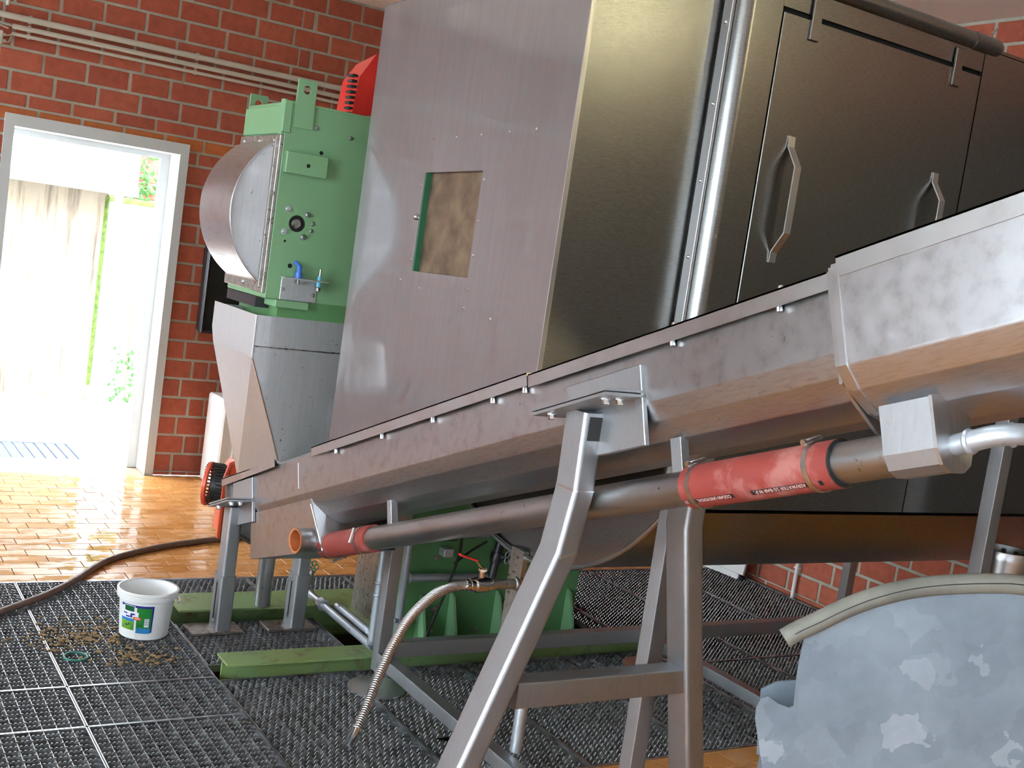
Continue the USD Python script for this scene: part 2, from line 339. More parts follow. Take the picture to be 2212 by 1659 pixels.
for ci, (z0, z1) in enumerate(course_list()):
    if ci == 0: off = .175
    elif ci <= 16: off = OFF[ci-1]
    elif ci <= 19: off = (.12, .15, .085)[ci-17]
    else: off = TOPOFF[ci-2]
    sp = brick_spans(ci, XL, XR, off)
    if ci in (24, 26):      # the quarter bats in the upper courses
        sp2 = []
        for p, q in sp:
            if p < 2.70 < q: sp2 += [(p, 2.696), (2.708, 2.776), ]; nxt = 2.788
            elif p > 2.70: sp2.append((p+.083-.006, q+.083-.006))
            else: sp2.append((p, q))
        sp = sp2
    if z1 < DZ+.03: sp = cut_out(sp, DX0, DX1)
    for p, q in sp:
        if z1 < 2.11 and q-p > .2 and 2.24 < (p+q)/2 < 2.40 and ci % 2 == 0 and ci < 8:
            pieces = [(p, p+.092), (p+.104, q)]
        else: pieces = [(p, q)]
        for a, b in pieces:
            dy = rng.uniform(-.0015, .0015)
            near = .62 < (a+b)/2 < 3.2 and not (z1 < 2.0 and (a+b)/2 > 2.75)
            bx_ = box(a+rng.uniform(-.002, .002), b+rng.uniform(-.002, .002), YB+dy, YB+.03, z0, z1, .003)
            if near: wall.part('brick', bx_, m_lintel if ci == 18 and .8 < (a+b)/2 < 2.3 else m_brick)
            else: rest.append(bx_)
wall.part('brick_courses', cat(rest), m_brick_all, kind='stuff')
wallr = Thing('wall_right', kind=S)
wallr.part('mortar_bed', box(XR+.005, XR+.24, YF-.2, YB+.2, 0, CEIL), m_mortar)
rest = []
for ci, (z0, z1) in enumerate(course_list()):
    if ci in (17, 18, 19):
        if ci == 19: continue
        z0 = .028+.125*(ci-1); z1 = z0+.108
    off = (.235 if ci % 2 == 1 else .155)
    for p, q in brick_spans(ci, YF, YB, off):
        bx_ = box(XR+rng.uniform(-.0015, .0015), XR+.03, p+rng.uniform(-.002, .002), q, z0, z1, .003)
        if (z1 < .75 and 3.5 < (p+q)/2 < 5.5) or (z1 > 2.75 and 3. < (p+q)/2 < 4.6): wallr.part('brick', bx_, m_brick)
        else: rest.append(bx_)
wallr.part('brick_courses', cat(rest), m_brick_all, kind='stuff')
# left wall with windows placed to light the machines, front wall behind the camera (both out of the picture)
WINL = [(-1.6, .2), (.6, 2.7), (5.6, 7.3)]
wl = Thing('wall_left', kind=S); q_ = [YF-.2]+[v for w in WINL for v in w]+[YB+.2]
wl.part('wall_face', cat([box(XL-.24, XL, q_[2*i], q_[2*i+1], 0, CEIL) for i in range(4)]+[box(XL-.24, XL, a, b, 0, .35) for a, b in WINL]+[box(XL-.24, XL, a, b, 2.90, CEIL) for a, b in WINL]), m_plain)
wf = Thing('wall_front', kind=S); GX = (-2.4, 1.3)
wf.part('wall_face', cat([box(XL-.2, GX[0], YF-.24, YF, 0, CEIL), box(GX[1], XR+.2, YF-.24, YF, 0, CEIL), box(GX[0], GX[1], YF-.24, YF, 2.85, CEIL)]), m_plain)
def frosted(name, t): return MAT(name, {'a': ('translucent_bsdf', {'color': (t, t*1.02, t*1.04)}), 'b': ('glossy_bsdf', {'roughness': .3, 'color': (.5, .5, .5)}), 'x': ('mix_closure', {'fac': .06})}, [('a.BSDF', 'x.closure1'), ('b.BSDF', 'x.closure2')], surface='x.closure')
m_panel = frosted('frosted_gate_panel', .36)
m_pane = MAT('window_glass', {'a': ('transparent_bsdf', {'color': (.93, .96, .95)}), 'b': ('glossy_bsdf', {'roughness': .02}), 'f': ('fresnel', {'IOR': 1.5}), 'x': ('mix_closure', {})}, [('f.fac', 'x.fac'), ('a.BSDF', 'x.closure1'), ('b.BSDF', 'x.closure2')], surface='x.closure')
for k, (a, b) in enumerate(WINL):  # unseen windows, sized to brighten the faces turned left
    w = Thing(f'window_{k+1}', kind=S)
    w.part('window_frame', cat([box(XL-.10, XL-.04, a, b, .35, .40), box(XL-.10, XL-.04, a, b, 2.85, 2.90), box(XL-.10, XL-.04, a, a+.05, .40, 2.85), box(XL-.10, XL-.04, b-.05, b, .40, 2.85), box(XL-.10, XL-.04, (a+b)/2-.03, (a+b)/2+.03, .40, 2.85)]), m_whitepaint)
    w.part('pane', box(XL-.074, XL-.066, a+.05, (a+b)/2-.03, .40, 2.85), m_pane); w.part('pane', box(XL-.074, XL-.066, (a+b)/2+.03, b-.05, .40, 2.85), m_pane)
gt = Thing('door_2', kind=S)  # unseen gate behind the camera, lights the faces turned toward it
for k in range(5):
    gt.part('gate_panel', box(GX[0]+.03, GX[1]-.03, YF-.13, YF-.12, .57*k+.03, .57*k+.54), m_panel)
gt.part('gate_frame', cat([box(GX[0], GX[1], YF-.15, YF-.10, .57*k, .57*k+.03) for k in range(5)]+[box(GX[0], GX[1], YF-.15, YF-.10, 2.82, 2.85)]), m_doorframe)
ceil = Thing('ceiling', kind=S); ceil.part('ceiling_plate', box(XL-.24, XR+.24, YF-.24, YB+.24, CEIL, CEIL+.2), m_ceiling)

# floor: grout bed with the pit cut out, tiles on it
PX0, PX1, PY0, PY1 = .369, 5.07, 3.04, 5.265
floor = Thing('floor', kind=S)
floor.part('grout_bed', cat([box(XL-.24, PX0, YF-.24, YB, -.12, -.004), box(PX1, XR+.24, YF-.24, YB, -.12, -.004), box(PX0, PX1, YF-.24, PY0, -.12, -.004), box(PX0, PX1, PY1, YB, -.12, -.004),
                             box(DX0, DX1, YB, YB+.26, -.12, -.004)]), m_grout)
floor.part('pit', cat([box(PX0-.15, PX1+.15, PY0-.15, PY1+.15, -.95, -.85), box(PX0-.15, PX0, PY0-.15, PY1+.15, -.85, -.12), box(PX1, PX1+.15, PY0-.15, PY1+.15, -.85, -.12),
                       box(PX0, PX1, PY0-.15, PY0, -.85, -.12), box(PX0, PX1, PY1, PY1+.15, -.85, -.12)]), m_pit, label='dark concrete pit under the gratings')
floor.part('edge_angle', cat([box(PX0, PX1, PY1-.004, PY1+.004, -.04, .001), box(PX0, PX1, PY0-.004, PY0+.004, -.04, .001), box(PX0-.004, PX0+.004, PY0, PY1, -.04, .001)]), m_frame, label='zinc steel angle edging the tiles')
rest = []
def tile_rows(x0, x1, y0, y1, row0, seed):
    for r in range(int((y1-y0)/.0985)):
        ya = y0+r*.0985; sh = (.1 if (r+row0) % 2 else 0.) + .02*((r*7) % 3)
        k0 = math.floor((x0-sh)/.2)
        for k in range(k0, math.ceil((x1-sh)/.2)+1):
            a, b = max(sh+k*.2+.0015, x0), min(sh+k*.2+.1985, x1)
            if b-a > .02: yield a, b, ya+.0015, ya+.097
for (x0, x1, y0, y1, r0) in ((XL, XR, PY1+.006, YB-.002, 0), (XL, PX0-.006, YF, PY1, 1), (PX0, XR, YF, PY0-.006, 0)):
    if r0 == 0 and y0 == YF: y0 = PY0-.006-.0985*63
    for a, b, ya, yb in tile_rows(x0, x1, y0, y1, r0, 1):
        z = rng.uniform(-.0006, .0006); m = box(a, b, ya, yb, -.01, z, .0012)
        cx, cy = (a+b)/2, (ya+yb)/2
        if (.75 < cx < 2.55 and cy > PY1) or (2.35 < cx < 3.55 and 2.72 < cy < PY0): floor.part('floor_tile', m, m_tile)
        else: rest.append(m)
floor.part('floor_tiles', cat(rest), m_tile_all, kind='stuff')
base_y = YB-.0105

# doorway
door = Thing('door_1', kind=S)
fy0, fy1 = YB-.018, YB+.012
def quad(p, y0, y1): return prism(p, (0, y0, 0), (1, 0, 0), (0, 0, 1), (0, y1-y0, 0))
W_ = .055
door.part('frame_head', quad([(DX0-.035, DZ+.045), (DX1+.022, DZ+.045), (DX1+.022-W_, DZ+.045-W_-.015), (DX0-.035+W_, DZ+.045-W_-.015)], fy0, fy1), m_doorframe)
door.part('frame_jamb', quad([(DX0-.035, 0), (DX0-.035, DZ+.045), (DX0-.035+W_, DZ+.03-W_), (DX0-.035+W_, 0)], fy0, fy1), m_doorframe)
door.part('frame_jamb', quad([(DX1+.022, 0), (DX1+.022, DZ+.045), (DX1+.022-W_, DZ+.03-W_), (DX1+.022-W_, 0)], fy0, fy1), m_doorframe)
ix0, ix1, iz = DX0-.035+W_, DX1+.022-W_, DZ+.03-W_
door.part('reveal', box(ix1, DX1+.02, YB+.012, YB+.25, 0, iz), m_whitepaint)
door.part('reveal', box(DX0-.03, ix0, YB+.012, YB+.25, 0, iz), m_whitepaint)
door.part('reveal_head', box(DX0-.03, DX1+.02, YB+.012, YB+.25, iz, DZ+.04), m_whitepaint)
door.part('stop_jamb', box(ix1-.058, ix1, YB+.21, YB+.25, 0, iz-.035), m_doorframe)
door.part('stop_jamb', box(ix0, ix0+.02, YB+.21, YB+.25, 0, iz-.035), m_doorframe)
door.part('stop_head', box(ix0, ix1, YB+.21, YB+.25, iz-.035, iz), m_doorframe)

# ================================================================ PIT GRATINGS
def grating(name, label, base, w, d, style, group):
    """one panel: steel frame, bearing bars along y, serrated cross bars along x"""
    t = Thing(name, label, 'floor grating', base, group)
    x0, y0, z = base; h = .028; e = .004
    f = cat([box(x0, x0+w, y0, y0+e, z-h, z), box(x0, x0+w, y0+d-e, y0+d, z-h, z), box(x0, x0+e, y0, y0+d, z-h, z), box(x0+w-e, x0+w, y0, y0+d, z-h, z)])
    t.part('frame', f, m_frame)
    px, py, tooth, top = ((.0448, .034, .0149, .0015) if style == 0 else (.0500, .030, .0250, .002))
    n = max(2, round(w/px)); m = max(2, round(d/py))
    for k in range(1, n):
        x = x0+w*k/n; t.part('bearing_bar', box(x-.0014, x+.0014, y0+e, y0+d-e, z-.026, z-(.0025 if style == 0 else .006)), m_grate)
    th = .005 if style == 0 else .011
    for k in range(1, m):
        y = y0+d*k/m; sh_ = .5*(k % 2); q = max(3, round((w-2*e)/tooth)); p = (w-2*e)/q; pts = [(0, -.022)]
        for i in range(q-1): pts += [((i+sh_)*p+.001, -th), ((i+sh_+.34)*p, top), ((i+sh_+.68)*p, top)]
        pts += [(w-2*e, -th), (w-2*e, -.022)]
        t.part('cross_bar', prism(pts, (x0+e, y-.002, z), (1, 0, 0), (0, 0, 1), (0, .004, 0)), m_grate)
    return t
G_L = 'framed gratings on the left beside the bucket'; G_R = 'serrated gratings under and behind the machines'
panels = {}
def lay(x0, x1, y0, y1, style, label):
    g = .0015; w, d = round(x1-x0-2*g, 4), round(y1-y0-2*g, 4); key = (w, d, style); base = (x0+g, y0+g, 0.)
    if key in panels: copy_of(panels[key], 'floor_grating', label, 'floor grating', base)
    else: panels[key] = grating('floor_grating', label, base, w, d, style, None)
lay(.906, 1.443, 4.063, 5.26, 0, 'long framed grating panel that carries the white bucket')
lay(.369, .906, 4.063, 5.26, 0, 'long framed grating panel at the left picture edge, crossed by the brown hose')
lay(.906, 1.443, 3.72, 4.063, 0, 'short framed grating panel just in front of the bucket panel')
lay(.369, .906, 3.72, 4.063, 0, 'short framed grating panel at the left picture edge')
lay(.906, 1.443, 3.04, 3.72, 0, 'framed grating panel at the lower left, nearest the camera')
lay(.369, .906, 3.04, 3.72, 0, 'framed grating panel in the bottom left corner of the picture')
XS = [1.443, 1.959, 2.475, 2.991, 3.507, 4.023, 4.539, 5.07]
near_lab = ['serrated grating right of the framed panels, under the dangling braided hose', 'serrated grating under the foot disc and the nearest base rail', 'serrated grating behind the big bright conveyor leg, in its lower half',
            'serrated grating seen between the conveyor legs above the cross bar', 'serrated grating under the shiny right base rail', 'serrated grating left of the tub, below the long far rail', 'serrated grating hidden mostly by the tub at the right wall']
for k in range(7):
    a, b = XS[k], XS[k+1]
    if b <= 3.51:
        lay(a, b, 3.04, 4.03, 1, near_lab[k])
    else:
        lay(a, b, 3.04, 3.85, 1, near_lab[k])
lay(1.443, 2.07, 4.175, 4.655, 1, 'dirty grating piece between the two green beams, under the conveyor feet')
far_lab = ['grating strip behind the rear green beam, left of the conveyor feet', 'grating strip behind the rear green beam, right of the drain pipe', 'grating strip behind the green machine base', 'grating strip right behind the green machine base']
for k in range(4):
    lay(XS[k], XS[k+1], 4.905, 5.26, 1, far_lab[k])
right_lab = ['grating right of the green machine base, towards the leaning board', 'grating in front of the white leaning board', 'grating along the right brick wall']
for k in (4, 5, 6):
    lay(XS[k], XS[k+1], 3.85, 5.26, 1, right_lab[k-4])
lay(3.507-.516+.40, 3.507, 4.175, 4.905, 1, 'narrow grating piece at the right end of the green machine base')

# plant debris lying on the gratings, and small litter
rng = random.Random(21); bits = []
for _ in range(420):
    if rng.random() < .72: x, y = rng.gauss(1.06, .13), rng.gauss(4.55, .09)
    else: x, y = rng.gauss(1.22, .07), rng.gauss(4.30, .05)
    if not (.55 < x < 1.43 and 4.1 < y < 4.95) or math.hypot(x-1.292, y-4.56) < .108: continue
    s = rng.uniform(.003, .009); m = trimesh.creation.icosphere(subdivisions=0, radius=s); v = np.array(m.vertices)*A([rng.uniform(.6, 1.8), rng.uniform(.6, 1.6), rng.uniform(.3, .7)])
    c, q = math.cos(rng.uniform(0, 6)), 0; a = rng.uniform(0, 6.28); R = A([[math.cos(a), -math.sin(a), 0], [math.sin(a), math.cos(a), 0], [0, 0, 1]])
    bits.append((v@R.T+A([x, y, s*.35]), np.array(m.faces)))
single('plant_debris', 'crumbs of brown and yellow plant debris scattered on the gratings by the bucket', 'debris', cat(bits), m_debris, kind='stuff')
single('plastic_ring', 'thin teal green plastic ring lying on the grating left of the bucket', 'ring', ring((.985, 4.33, .005), (0, 0, 1), .042, .0045, 40, 8), m_teal, True)
single('plastic_film', 'crumpled strip of clear film on the grating beside the nearest base rail', 'plastic film', prism([(0, 0), (.05, .014), (.12, .008), (.15, -.012), (.10, -.022), (.04, -.018)], (2.02, 3.36, .004), (.97, -.22, 0), (.22, .97, 0), (0, 0, .003)), m_puddle)

# ================================================================ CONVEYOR: inclined screw trough
OY, OZ = 4.73, .609
AX = A([0, -.94122, .33779]); WV = A([0, .33779, .94122]); UX = A([1., 0, 0]); OC = A([1.77, OY, OZ])
def C(s, u, v): return OC + s*AX + u*UX + v*WV          # along, sideways, up from the lid plane
def along(sec, s0, s1): return prism(sec, C(s0, 0, 0), UX, WV, AX*(s1-s0))
def cbox(s0, s1, u0, u1, v0, v1, b=0):
    v, f = box(u0, u1, v0, v1, s0, s1, b); return OC+v[:, :1]*UX+v[:, 1:2]*WV+v[:, 2:]*AX, f
def upoly(d=0., big=False):
    """trough section: flat sides and a bent round bottom, bends rounded"""
    h = [(-.186, .0), (-.186, -.185), (-.160, -.228), (-.110, -.270), (-.045, -.296)] if big else [(-.146, .0), (-.146, -.148), (-.132, -.192), (-.098, -.234), (-.046, -.266)]
    p = Polygon(h+[(-x, y) for x, y in reversed(h)]).buffer(d, join_style=2)
    return p.buffer(-.014).buffer(.014, 4) if not d else p
def ring_poly(po, th): return po.difference(po.buffer(-th, join_style=2).union(sbox(-po.bounds[2]+th, -th*2, po.bounds[2]-th, 1)))
SF = 3.419
conv = Thing('screw_conveyor', 'long inclined stainless steel screw conveyor trough rising from lower left to upper right', 'conveyor', (1.77, 2.19, 0))
HW, DP = .145, .262
conv.part('trough', along(upoly(), .03, SF-.012), m_trough, 30)
conv.part('trough', along(upoly(0, True), SF+.022, 4.75), m_trough2, 30, label='wider upper trough section with a light side sheet')
conv.part('collar', cat([along(upoly(.002, True), SF+.016, SF+.030), along(upoly(-.006, True), SF-.002, SF+.018)]), m_lid, label='bevelled end ring of the upper section')
fl = Polygon([(-.164, .006), (-.163, -.212), (-.080, -.300), (.080, -.300), (.163, -.212), (.164, .006)])
conv.part('flange', along(fl, SF-.012, SF-.004), m_lid, label='angular joint flange between the two trough sections')
LW = .166
def lid(s0, s1, v0=0., lip=.030):
    return cat([cbox(s0, s1, -LW, LW, v0, v0+.004), cbox(s0, s1, -LW, -LW+.004, v0-lip, v0+.004), cbox(s0, s1, LW-.004, LW, v0-lip, v0+.004)])
conv.part('lid', cat([cbox(-.02, .33, -LW, LW, .0, .004), prism([(-.02, -.03), (.33, -.024), (.60, -.020), (.60, .008), (.33, .006), (-.02, .004)], C(0, -LW, 0), AX, WV, UX*.004)]), m_lid)
conv.part('lid', lid(.967, 2.388, .002), m_lid)
conv.part('lid', lid(2.394, SF-.014, -.004), m_lid)
LW = .190
conv.part('lid', lid(SF+.030, 4.75, .010, .034), m_lid, label='lid strip of the upper trough section')
LW = .166
for s in (1.16, 1.52, 1.86, 2.2, 2.36, 2.95, 3.27):
    conv.part('lid_bolt', cat([cbox(s-.005, s+.005, -LW+.005, -LW+.015, -.042, -.002), bolt(C(s, -LW+.02, .004), WV, .006, .006)]), m_bolt, True)
conv.part('end_plate', along(upoly(.012), .0, .03), m_darksteel)
conv.part('weld_seam', cat([rod(C(.80, -HW-.001, -.03), C(.80, -HW-.001, -.125), .003, 6)]), m_weld)
# brackets that bolt the trough to its legs
def bracket(s0, s1, side, up=-.060, dn=-.245, vp=0., name='support_bracket'):
    u0 = side*(HW-.002); u1 = side*(HW+.012); o = side*(HW+.115)
    a, b = min(u0, u1), max(u0, u1)
    pl = [cbox(s0, s1, a, b, dn, up, .002), cbox(s0, s1, min(u0, o), max(u0, o), vp-.127, vp-.121), cbox(s0, s1, min(u0, o), max(u0, o), vp-.137, vp-.130)]
    bl = [bolt(C(s, side*(HW+.085), vp-.137), -WV, .009, .012) for s in (s0+.04, s1-.04)]+[bolt(C(s1-.035, side*(HW+.05), vp-.137), -WV, .009, .012)]
    p = conv.part(name, cat(pl), m_tube); [conv.part('bracket_bolt', b_, m_bolt, of=p) for b_ in bl]; return p
bracket(2.545, 2.838, -1); bracket(2.545, 2.838, 1)
bracket(.10, .335, -1, -.028, -.21, .008); bracket(.10, .335, 1, -.028, -.21, .008)
rr = rect(.060, .088, .012, 4)
zt = C((OY-2.19-.137*.3378)/.94122, 0, -.137)[2]+.006
conv.part('leg', sweep([(1.595, 2.19, zt-.005), (1.597, 2.19, 1.19), (1.575, 2.19, 1.035), (1.20, 2.19, 0.012)], rr, up=(0, 1, 0)), m_tube, 25, label='big bright dog-legged front leg of the conveyor')
for z in (1.19, 1.035):
    conv.part('weld_seam', sweep([(1.5975 if z > 1.1 else 1.5765, 2.19, z-.002), (1.5975 if z > 1.1 else 1.5755, 2.19, z+.002)], rect(.0625, .0905, .013, 4), up=(0, 1, 0)), m_weld, 25)
conv.part('tape_patch', box(1.578, 1.622, 2.1445, 2.147, zt-.070, zt-.014), m_blackrub, label='black scratched tape at the top of the front leg')
conv.part('leg', sweep([(1.957, 2.19, zt-.005), (1.954, 2.19, 1.10), (2.035, 2.19, .72), (2.19, 2.19, .012)], rr, up=(0, 1, 0)), m_tube, 25)
conv.part('cross_bar', sweep([(1.50, 2.19, .690), (2.025, 2.19, .690)], rect(.062, .066, .006, 2)), m_tube, 25)
conv.part('foot_plate', box(1.12, 1.27, 2.10, 2.28, 0, .012, .003), m_tube); conv.part('foot_plate', box(2.12, 2.27, 2.10, 2.28, 0, .012, .003), m_tube)
rl = rect(.056, .084, .010, 4); rs = rect(.066, .096, .010, 4); ytp = OY-.185*.941
z1 = C((OY-4.555-.129*.3378)/.94122, 0, -.129)[2]+.004
for x, zz in ((1.605, z1), (1.935, z1)):
    p = conv.part('leg', sweep([(x, 4.555, .24), (x, 4.555, zz)], rl, up=(0, 1, 0)), m_tube, 25)
    conv.part('leg_sleeve', sweep([(x, 4.555, .012), (x, 4.555, .245)], rs, up=(0, 1, 0)), m_tube, 25, of=p)
    conv.part('slot', box(x-.0345, x-.0325, 4.548, 4.558, .05, .215), m_dark, of=p)
    conv.part('slot_bolt', cat([bolt((x-.033, 4.553, zq), (-1, 0, 0), .007, .006) for zq in (.05, .215)]), m_bolt, of=p)
    conv.part('foot_plate', box(x-.135, x+.085, 4.49, 4.62, 0, .012, .002), m_stained, of=p)
# collecting box under the low end, drain pipe, stub and wash-water pipe
bx = [(1.628, 4.47), (1.628, 3.86), (1.79, 3.87), (1.915, 3.89), (1.915, 4.47)]
def hull(pts): m = trimesh.convex.convex_hull(A(pts, float)); return np.array(m.vertices), np.array(m.faces)
def lidz(y, v): s = (OY-y)/.94122; return (C(s, 0, v))[2]
top = lambda y: lidz(y, -.175)
bv, bf = hull([(.285, -.172), (.905, -.192), (1.008, -.366), (.268, -.354)] and [(u, *p) for u in (-HW+.003, HW-.003) for p in ((-.172, .285), (-.172, .905), (-.366, 1.008), (-.354, .268))])
conv.part('collecting_box', (OC+bv[:, :1]*UX+bv[:, 1:2]*WV+bv[:, 2:]*AX, bf), m_trough)
conv.part('box_edge', cat([rod(C(.905, -HW+.003, -.192), C(1.008, -HW+.003, -.366), .003, 6)]), m_weld)
sb0 = C(.905, -HW+.01, -.322); sd = unit((-1, -.12, .02))
conv.part('pipe_stub', lathe([(.044, 0), (.044, .072), (.038, .072), (.038, .0)], sb0, sd, 28), m_pipe, 40)
conv.part('stub_lining', lathe([(.0375, .010), (.0375, .0715), (.0445, .0735), (.0445, .069)], sb0, sd, 28), m_lintel, 40, label='orange inside rim of the open pipe stub')
conv.part('stub_plug', lathe([(.0, .012), (.037, .012)], sb0, sd, 24), m_lintel)
conv.part('drain_pipe', rod((1.835, 4.70, .054), (1.835, 4.70, .60), .036, 24), m_pipe, 40)
conv.part('box_stud', rod(C(.93, -.03, -.235), C(.975, -.03, -.228), .006, 8), m_bolt, 40); conv.part('box_stud', rod(C(.93, .10, -.235), C(.95, .10, -.23), .009, 8), m_bolt, 40)
PV = -.345
PU = -.098
def pc(s, du=0., dv=0.): return C(s, PU+du, PV+dv)
pp = rod(pc(.95), pc(3.57), .0395, 32)
conv.part('water_pipe', pp, m_pipe, 40)
conv.part('pipe_hanger', cbox(2.868, 2.903, PU-.012, PU+.012, PV+.03, -DP+.03, .001), m_tube)
conv.part('pipe_hanger', cbox(1.455, 1.485, PU-.012, PU+.012, PV+.03, -DP+.03, .001), m_tube)
eb = Polygon([(PU-.044, -.262), (PU-.044, PV-.005), (PU-.034, PV-.032), (PU-.016, PV-.044), (PU+.016, PV-.044), (PU+.034, PV-.032), (PU+.044, PV-.005), (PU+.044, -.262)])
conv.part('inlet_box', along(eb, 3.472, 3.583), m_tube)
conv.part('inlet_flange', along(eb.buffer(.003), 3.580, 3.587), m_lid)
conv.part('inlet_elbow', cat([sweep(arcpath([pc(3.57, .0, .0), pc(3.615, .0, .002), pc(3.655, .008, .006), pc(3.685, .035, .006), pc(3.692, .12, .004)], 6), circ(.0185, 16)), ring(pc(3.617, 0, .002), AX, .0165, .006, 24, 8), ring(pc(3.676, .03, .006), unit(AX+1.2*UX), .0165, .005, 24, 8)]), m_galv, 40, label='grey galvanised elbow pipe at the upper water inlet')
def hose(s0, s1, r):
    h = lathe([(r-.006, s0), (r, s0), (r, s1), (r-.006, s1), (r-.006, s0)], pc(0), AX, 40)
    return conv.part('hose_sleeve', h, m_rubber_red, 40, label='red rubber hose sleeve joining the water pipe')
def clamp(s, r, of, ang=80):
    b = lathe([(r+.0005, s-.006), (r+.0022, s-.006), (r+.0022, s+.006), (r+.0005, s+.006)], pc(0), AX, 40)
    a = math.radians(ang); d = math.cos(a)*(-UX)+math.sin(a)*WV; t = np.cross(AX, d); c = pc(s)+d*(r+.007)
    scr = cat([b, rod(c-t*.022, c+t*.024, .0055, 10), rod(c+t*.024, c+t*.031, .007, 6)])
    conv.part('hose_clamp', scr, m_bolt, 40, of=of)
h1 = hose(.955, 1.335, .0455); clamp(1.0, .0455, h1, 250); clamp(1.268, .0455, h1, 20)
h2 = hose(2.924, 3.342, .0470); clamp(2.954, .0470, h2, 75); clamp(3.287, .0470, h2, 75)
conv.part('sleeve_edge', lathe([(.040, 3.341), (.0463, 3.341), (.0463, 3.345), (.040, 3.345)], pc(0), AX, 40), m_blackrub, of=h2)
def wrap(m, s_start, ang, r, lift):
    """flat mesh (x along, y up, z out) wrapped on the hose, reading down the slope with its top turned down"""
    v, f = m; th = math.radians(ang) + v[:, 1]/r; rr_ = r+lift+v[:, 2]
    d = -np.cos(th)[:, None]*UX - np.sin(th)[:, None]*WV
    return pc(0)+(s_start-v[:, 0])[:, None]*AX+rr_[:, None]*d, f
def strip(w, h):
    n = 6; V = [(x, y, 0) for y in np.linspace(0, h, n) for x in (0, w)]; F = []
    for i in range(n-1): F += [(2*i, 2*i+1, 2*i+3), (2*i, 2*i+3, 2*i+2)]
    return A(V, float), A(F)
ANG, SH = 40., .0115
for txt, s_a, s_b in (('CODAN UNIVERSAL', 3.072, 2.964), ('AIR/WATER 10 BAR W.P.', 3.277, 3.134), ('10', 2.944, 2.926)):
    w = s_a-s_b
    conv.part('print_strip', wrap(strip(w+.012 if len(txt) > 3 else w, SH), s_a+.006 if len(txt) > 3 else s_a, ANG, .0470, .0004), m_stripe, of=h2)
    tm = meshkit.text_mesh(txt, .0078, .0002, bold=True); tv = np.array(tm.vertices); tv[:, 0] *= (w-.006)/(tv[:, 0].max()-tv[:, 0].min()); tv[:, 1] += .0018
    conv.part('lettering', wrap((tv, np.array(tm.faces)), s_a-.002, ANG, .0470, .0006), m_print, of=h2)
conv.part('print_strip', wrap(strip(.010, SH), 3.318, ANG, .0470, .0004), m_stripe, of=h2)
# gear motor at the low end
mo = (1.72, 4.93, .5)
def hullpart(name, pts, mat, **k): return conv.part(name, hull(pts), mat, **k)
mt = Thing('gear_motor', 'red gear motor with round black fan grille at the low end of the conveyor', 'motor', (1.70, 4.92, .32))
mt.part('gearbox', hull([(1.64, 4.80, .335), (1.70, 4.80, .325), (1.78, 4.80, .33), (1.64, 4.80, .60), (1.655, 4.80, .655), (1.70, 4.80, .675), (1.80, 4.80, .67), (1.80, 4.80, .33), (1.66, 4.96, .345), (1.66, 4.96, .60), (1.70, 4.96, .655), (1.80, 4.96, .655), (1.80, 4.96, .34)]), m_redorange)
mt.part('mounting_neck', rod((1.77, 4.685, .485), (1.77, 4.81, .49), .055, 20), m_darksteel, 40)
mt.part('cover_rib', cat([sweep([(1.636, 4.80, .33), (1.636, 4.80, .60), (1.652, 4.80, .66), (1.70, 4.80, .68), (1.78, 4.80, .68)], rect(.016, .012, .003, 2), up=(0, -1, 0))]), m_redorange)
mt.part('side_window', box(1.70, 1.76, 4.793, 4.80, .36, .52, .002), m_black)
mc = A([1.625, 4.90, .545]); ax_ = unit((-.86, .50, .03))
mt.part('fan_cowl', cat([lathe([(.085, .038), (.096, .034), (.098, .020), (.090, .014), (.084, .020)], mc, ax_, 36)]), m_redorange, 40)
mt.part('fan_grille', cat([rod(mc+ax_*-.04+A([0, 0, .095*math.sin(t)])+A([0, -.095*math.cos(t), 0]), mc+ax_*.024+A([0, 0, .092*math.sin(t)])+A([0, -.092*math.cos(t), 0]), .0035, 6) for t in np.linspace(0, 2*math.pi, 36, endpoint=False)]), m_blackrub)
mt.part('fan', lathe([(0, .0), (.080, .0), (.080, -.05), (0, -.05)], mc, ax_, 28), m_black, 40)

# ================================================================ DRUM MACHINE (tall stainless housing, U-shaped drum)
XD, YN, YFAR, ZT = 2.095, 2.437, 3.80, 2.60
CY, CZ, CR = 3.115, 1.605, .865
drum = Thing('drum_machine', 'huge dark stainless steel drum housing filling the right half of the picture', 'machine', (3.1, 3.1, 0))
def uprof(d=0.):
    pts = []
    a0 = math.acos(min(1, (CY-YN)/(CR-d+.0)))
    n0 = -math.pi+a0
    for t in np.linspace(math.pi+math.acos((CY-YN-d)/(CR-d)), 2*math.pi-math.acos((YFAR-d-CY)/(CR-d)), 40): pts.append((CY+(CR-d)*math.cos(t), CZ+(CR-d)*math.sin(t)))
    return pts
arc = uprof(); r_ = .03
body = [(YN, arc[0][1])]+arc[1:-1]+[(YFAR, arc[-1][1]), (YFAR, ZT-.02), (YN+.0, ZT-.02)]
def yz(poly, x0, x1): return prism(poly, (x0, 0, 0), (0, 1, 0), (0, 0, 1), (x1-x0, 0, 0))
pb = Polygon(body)
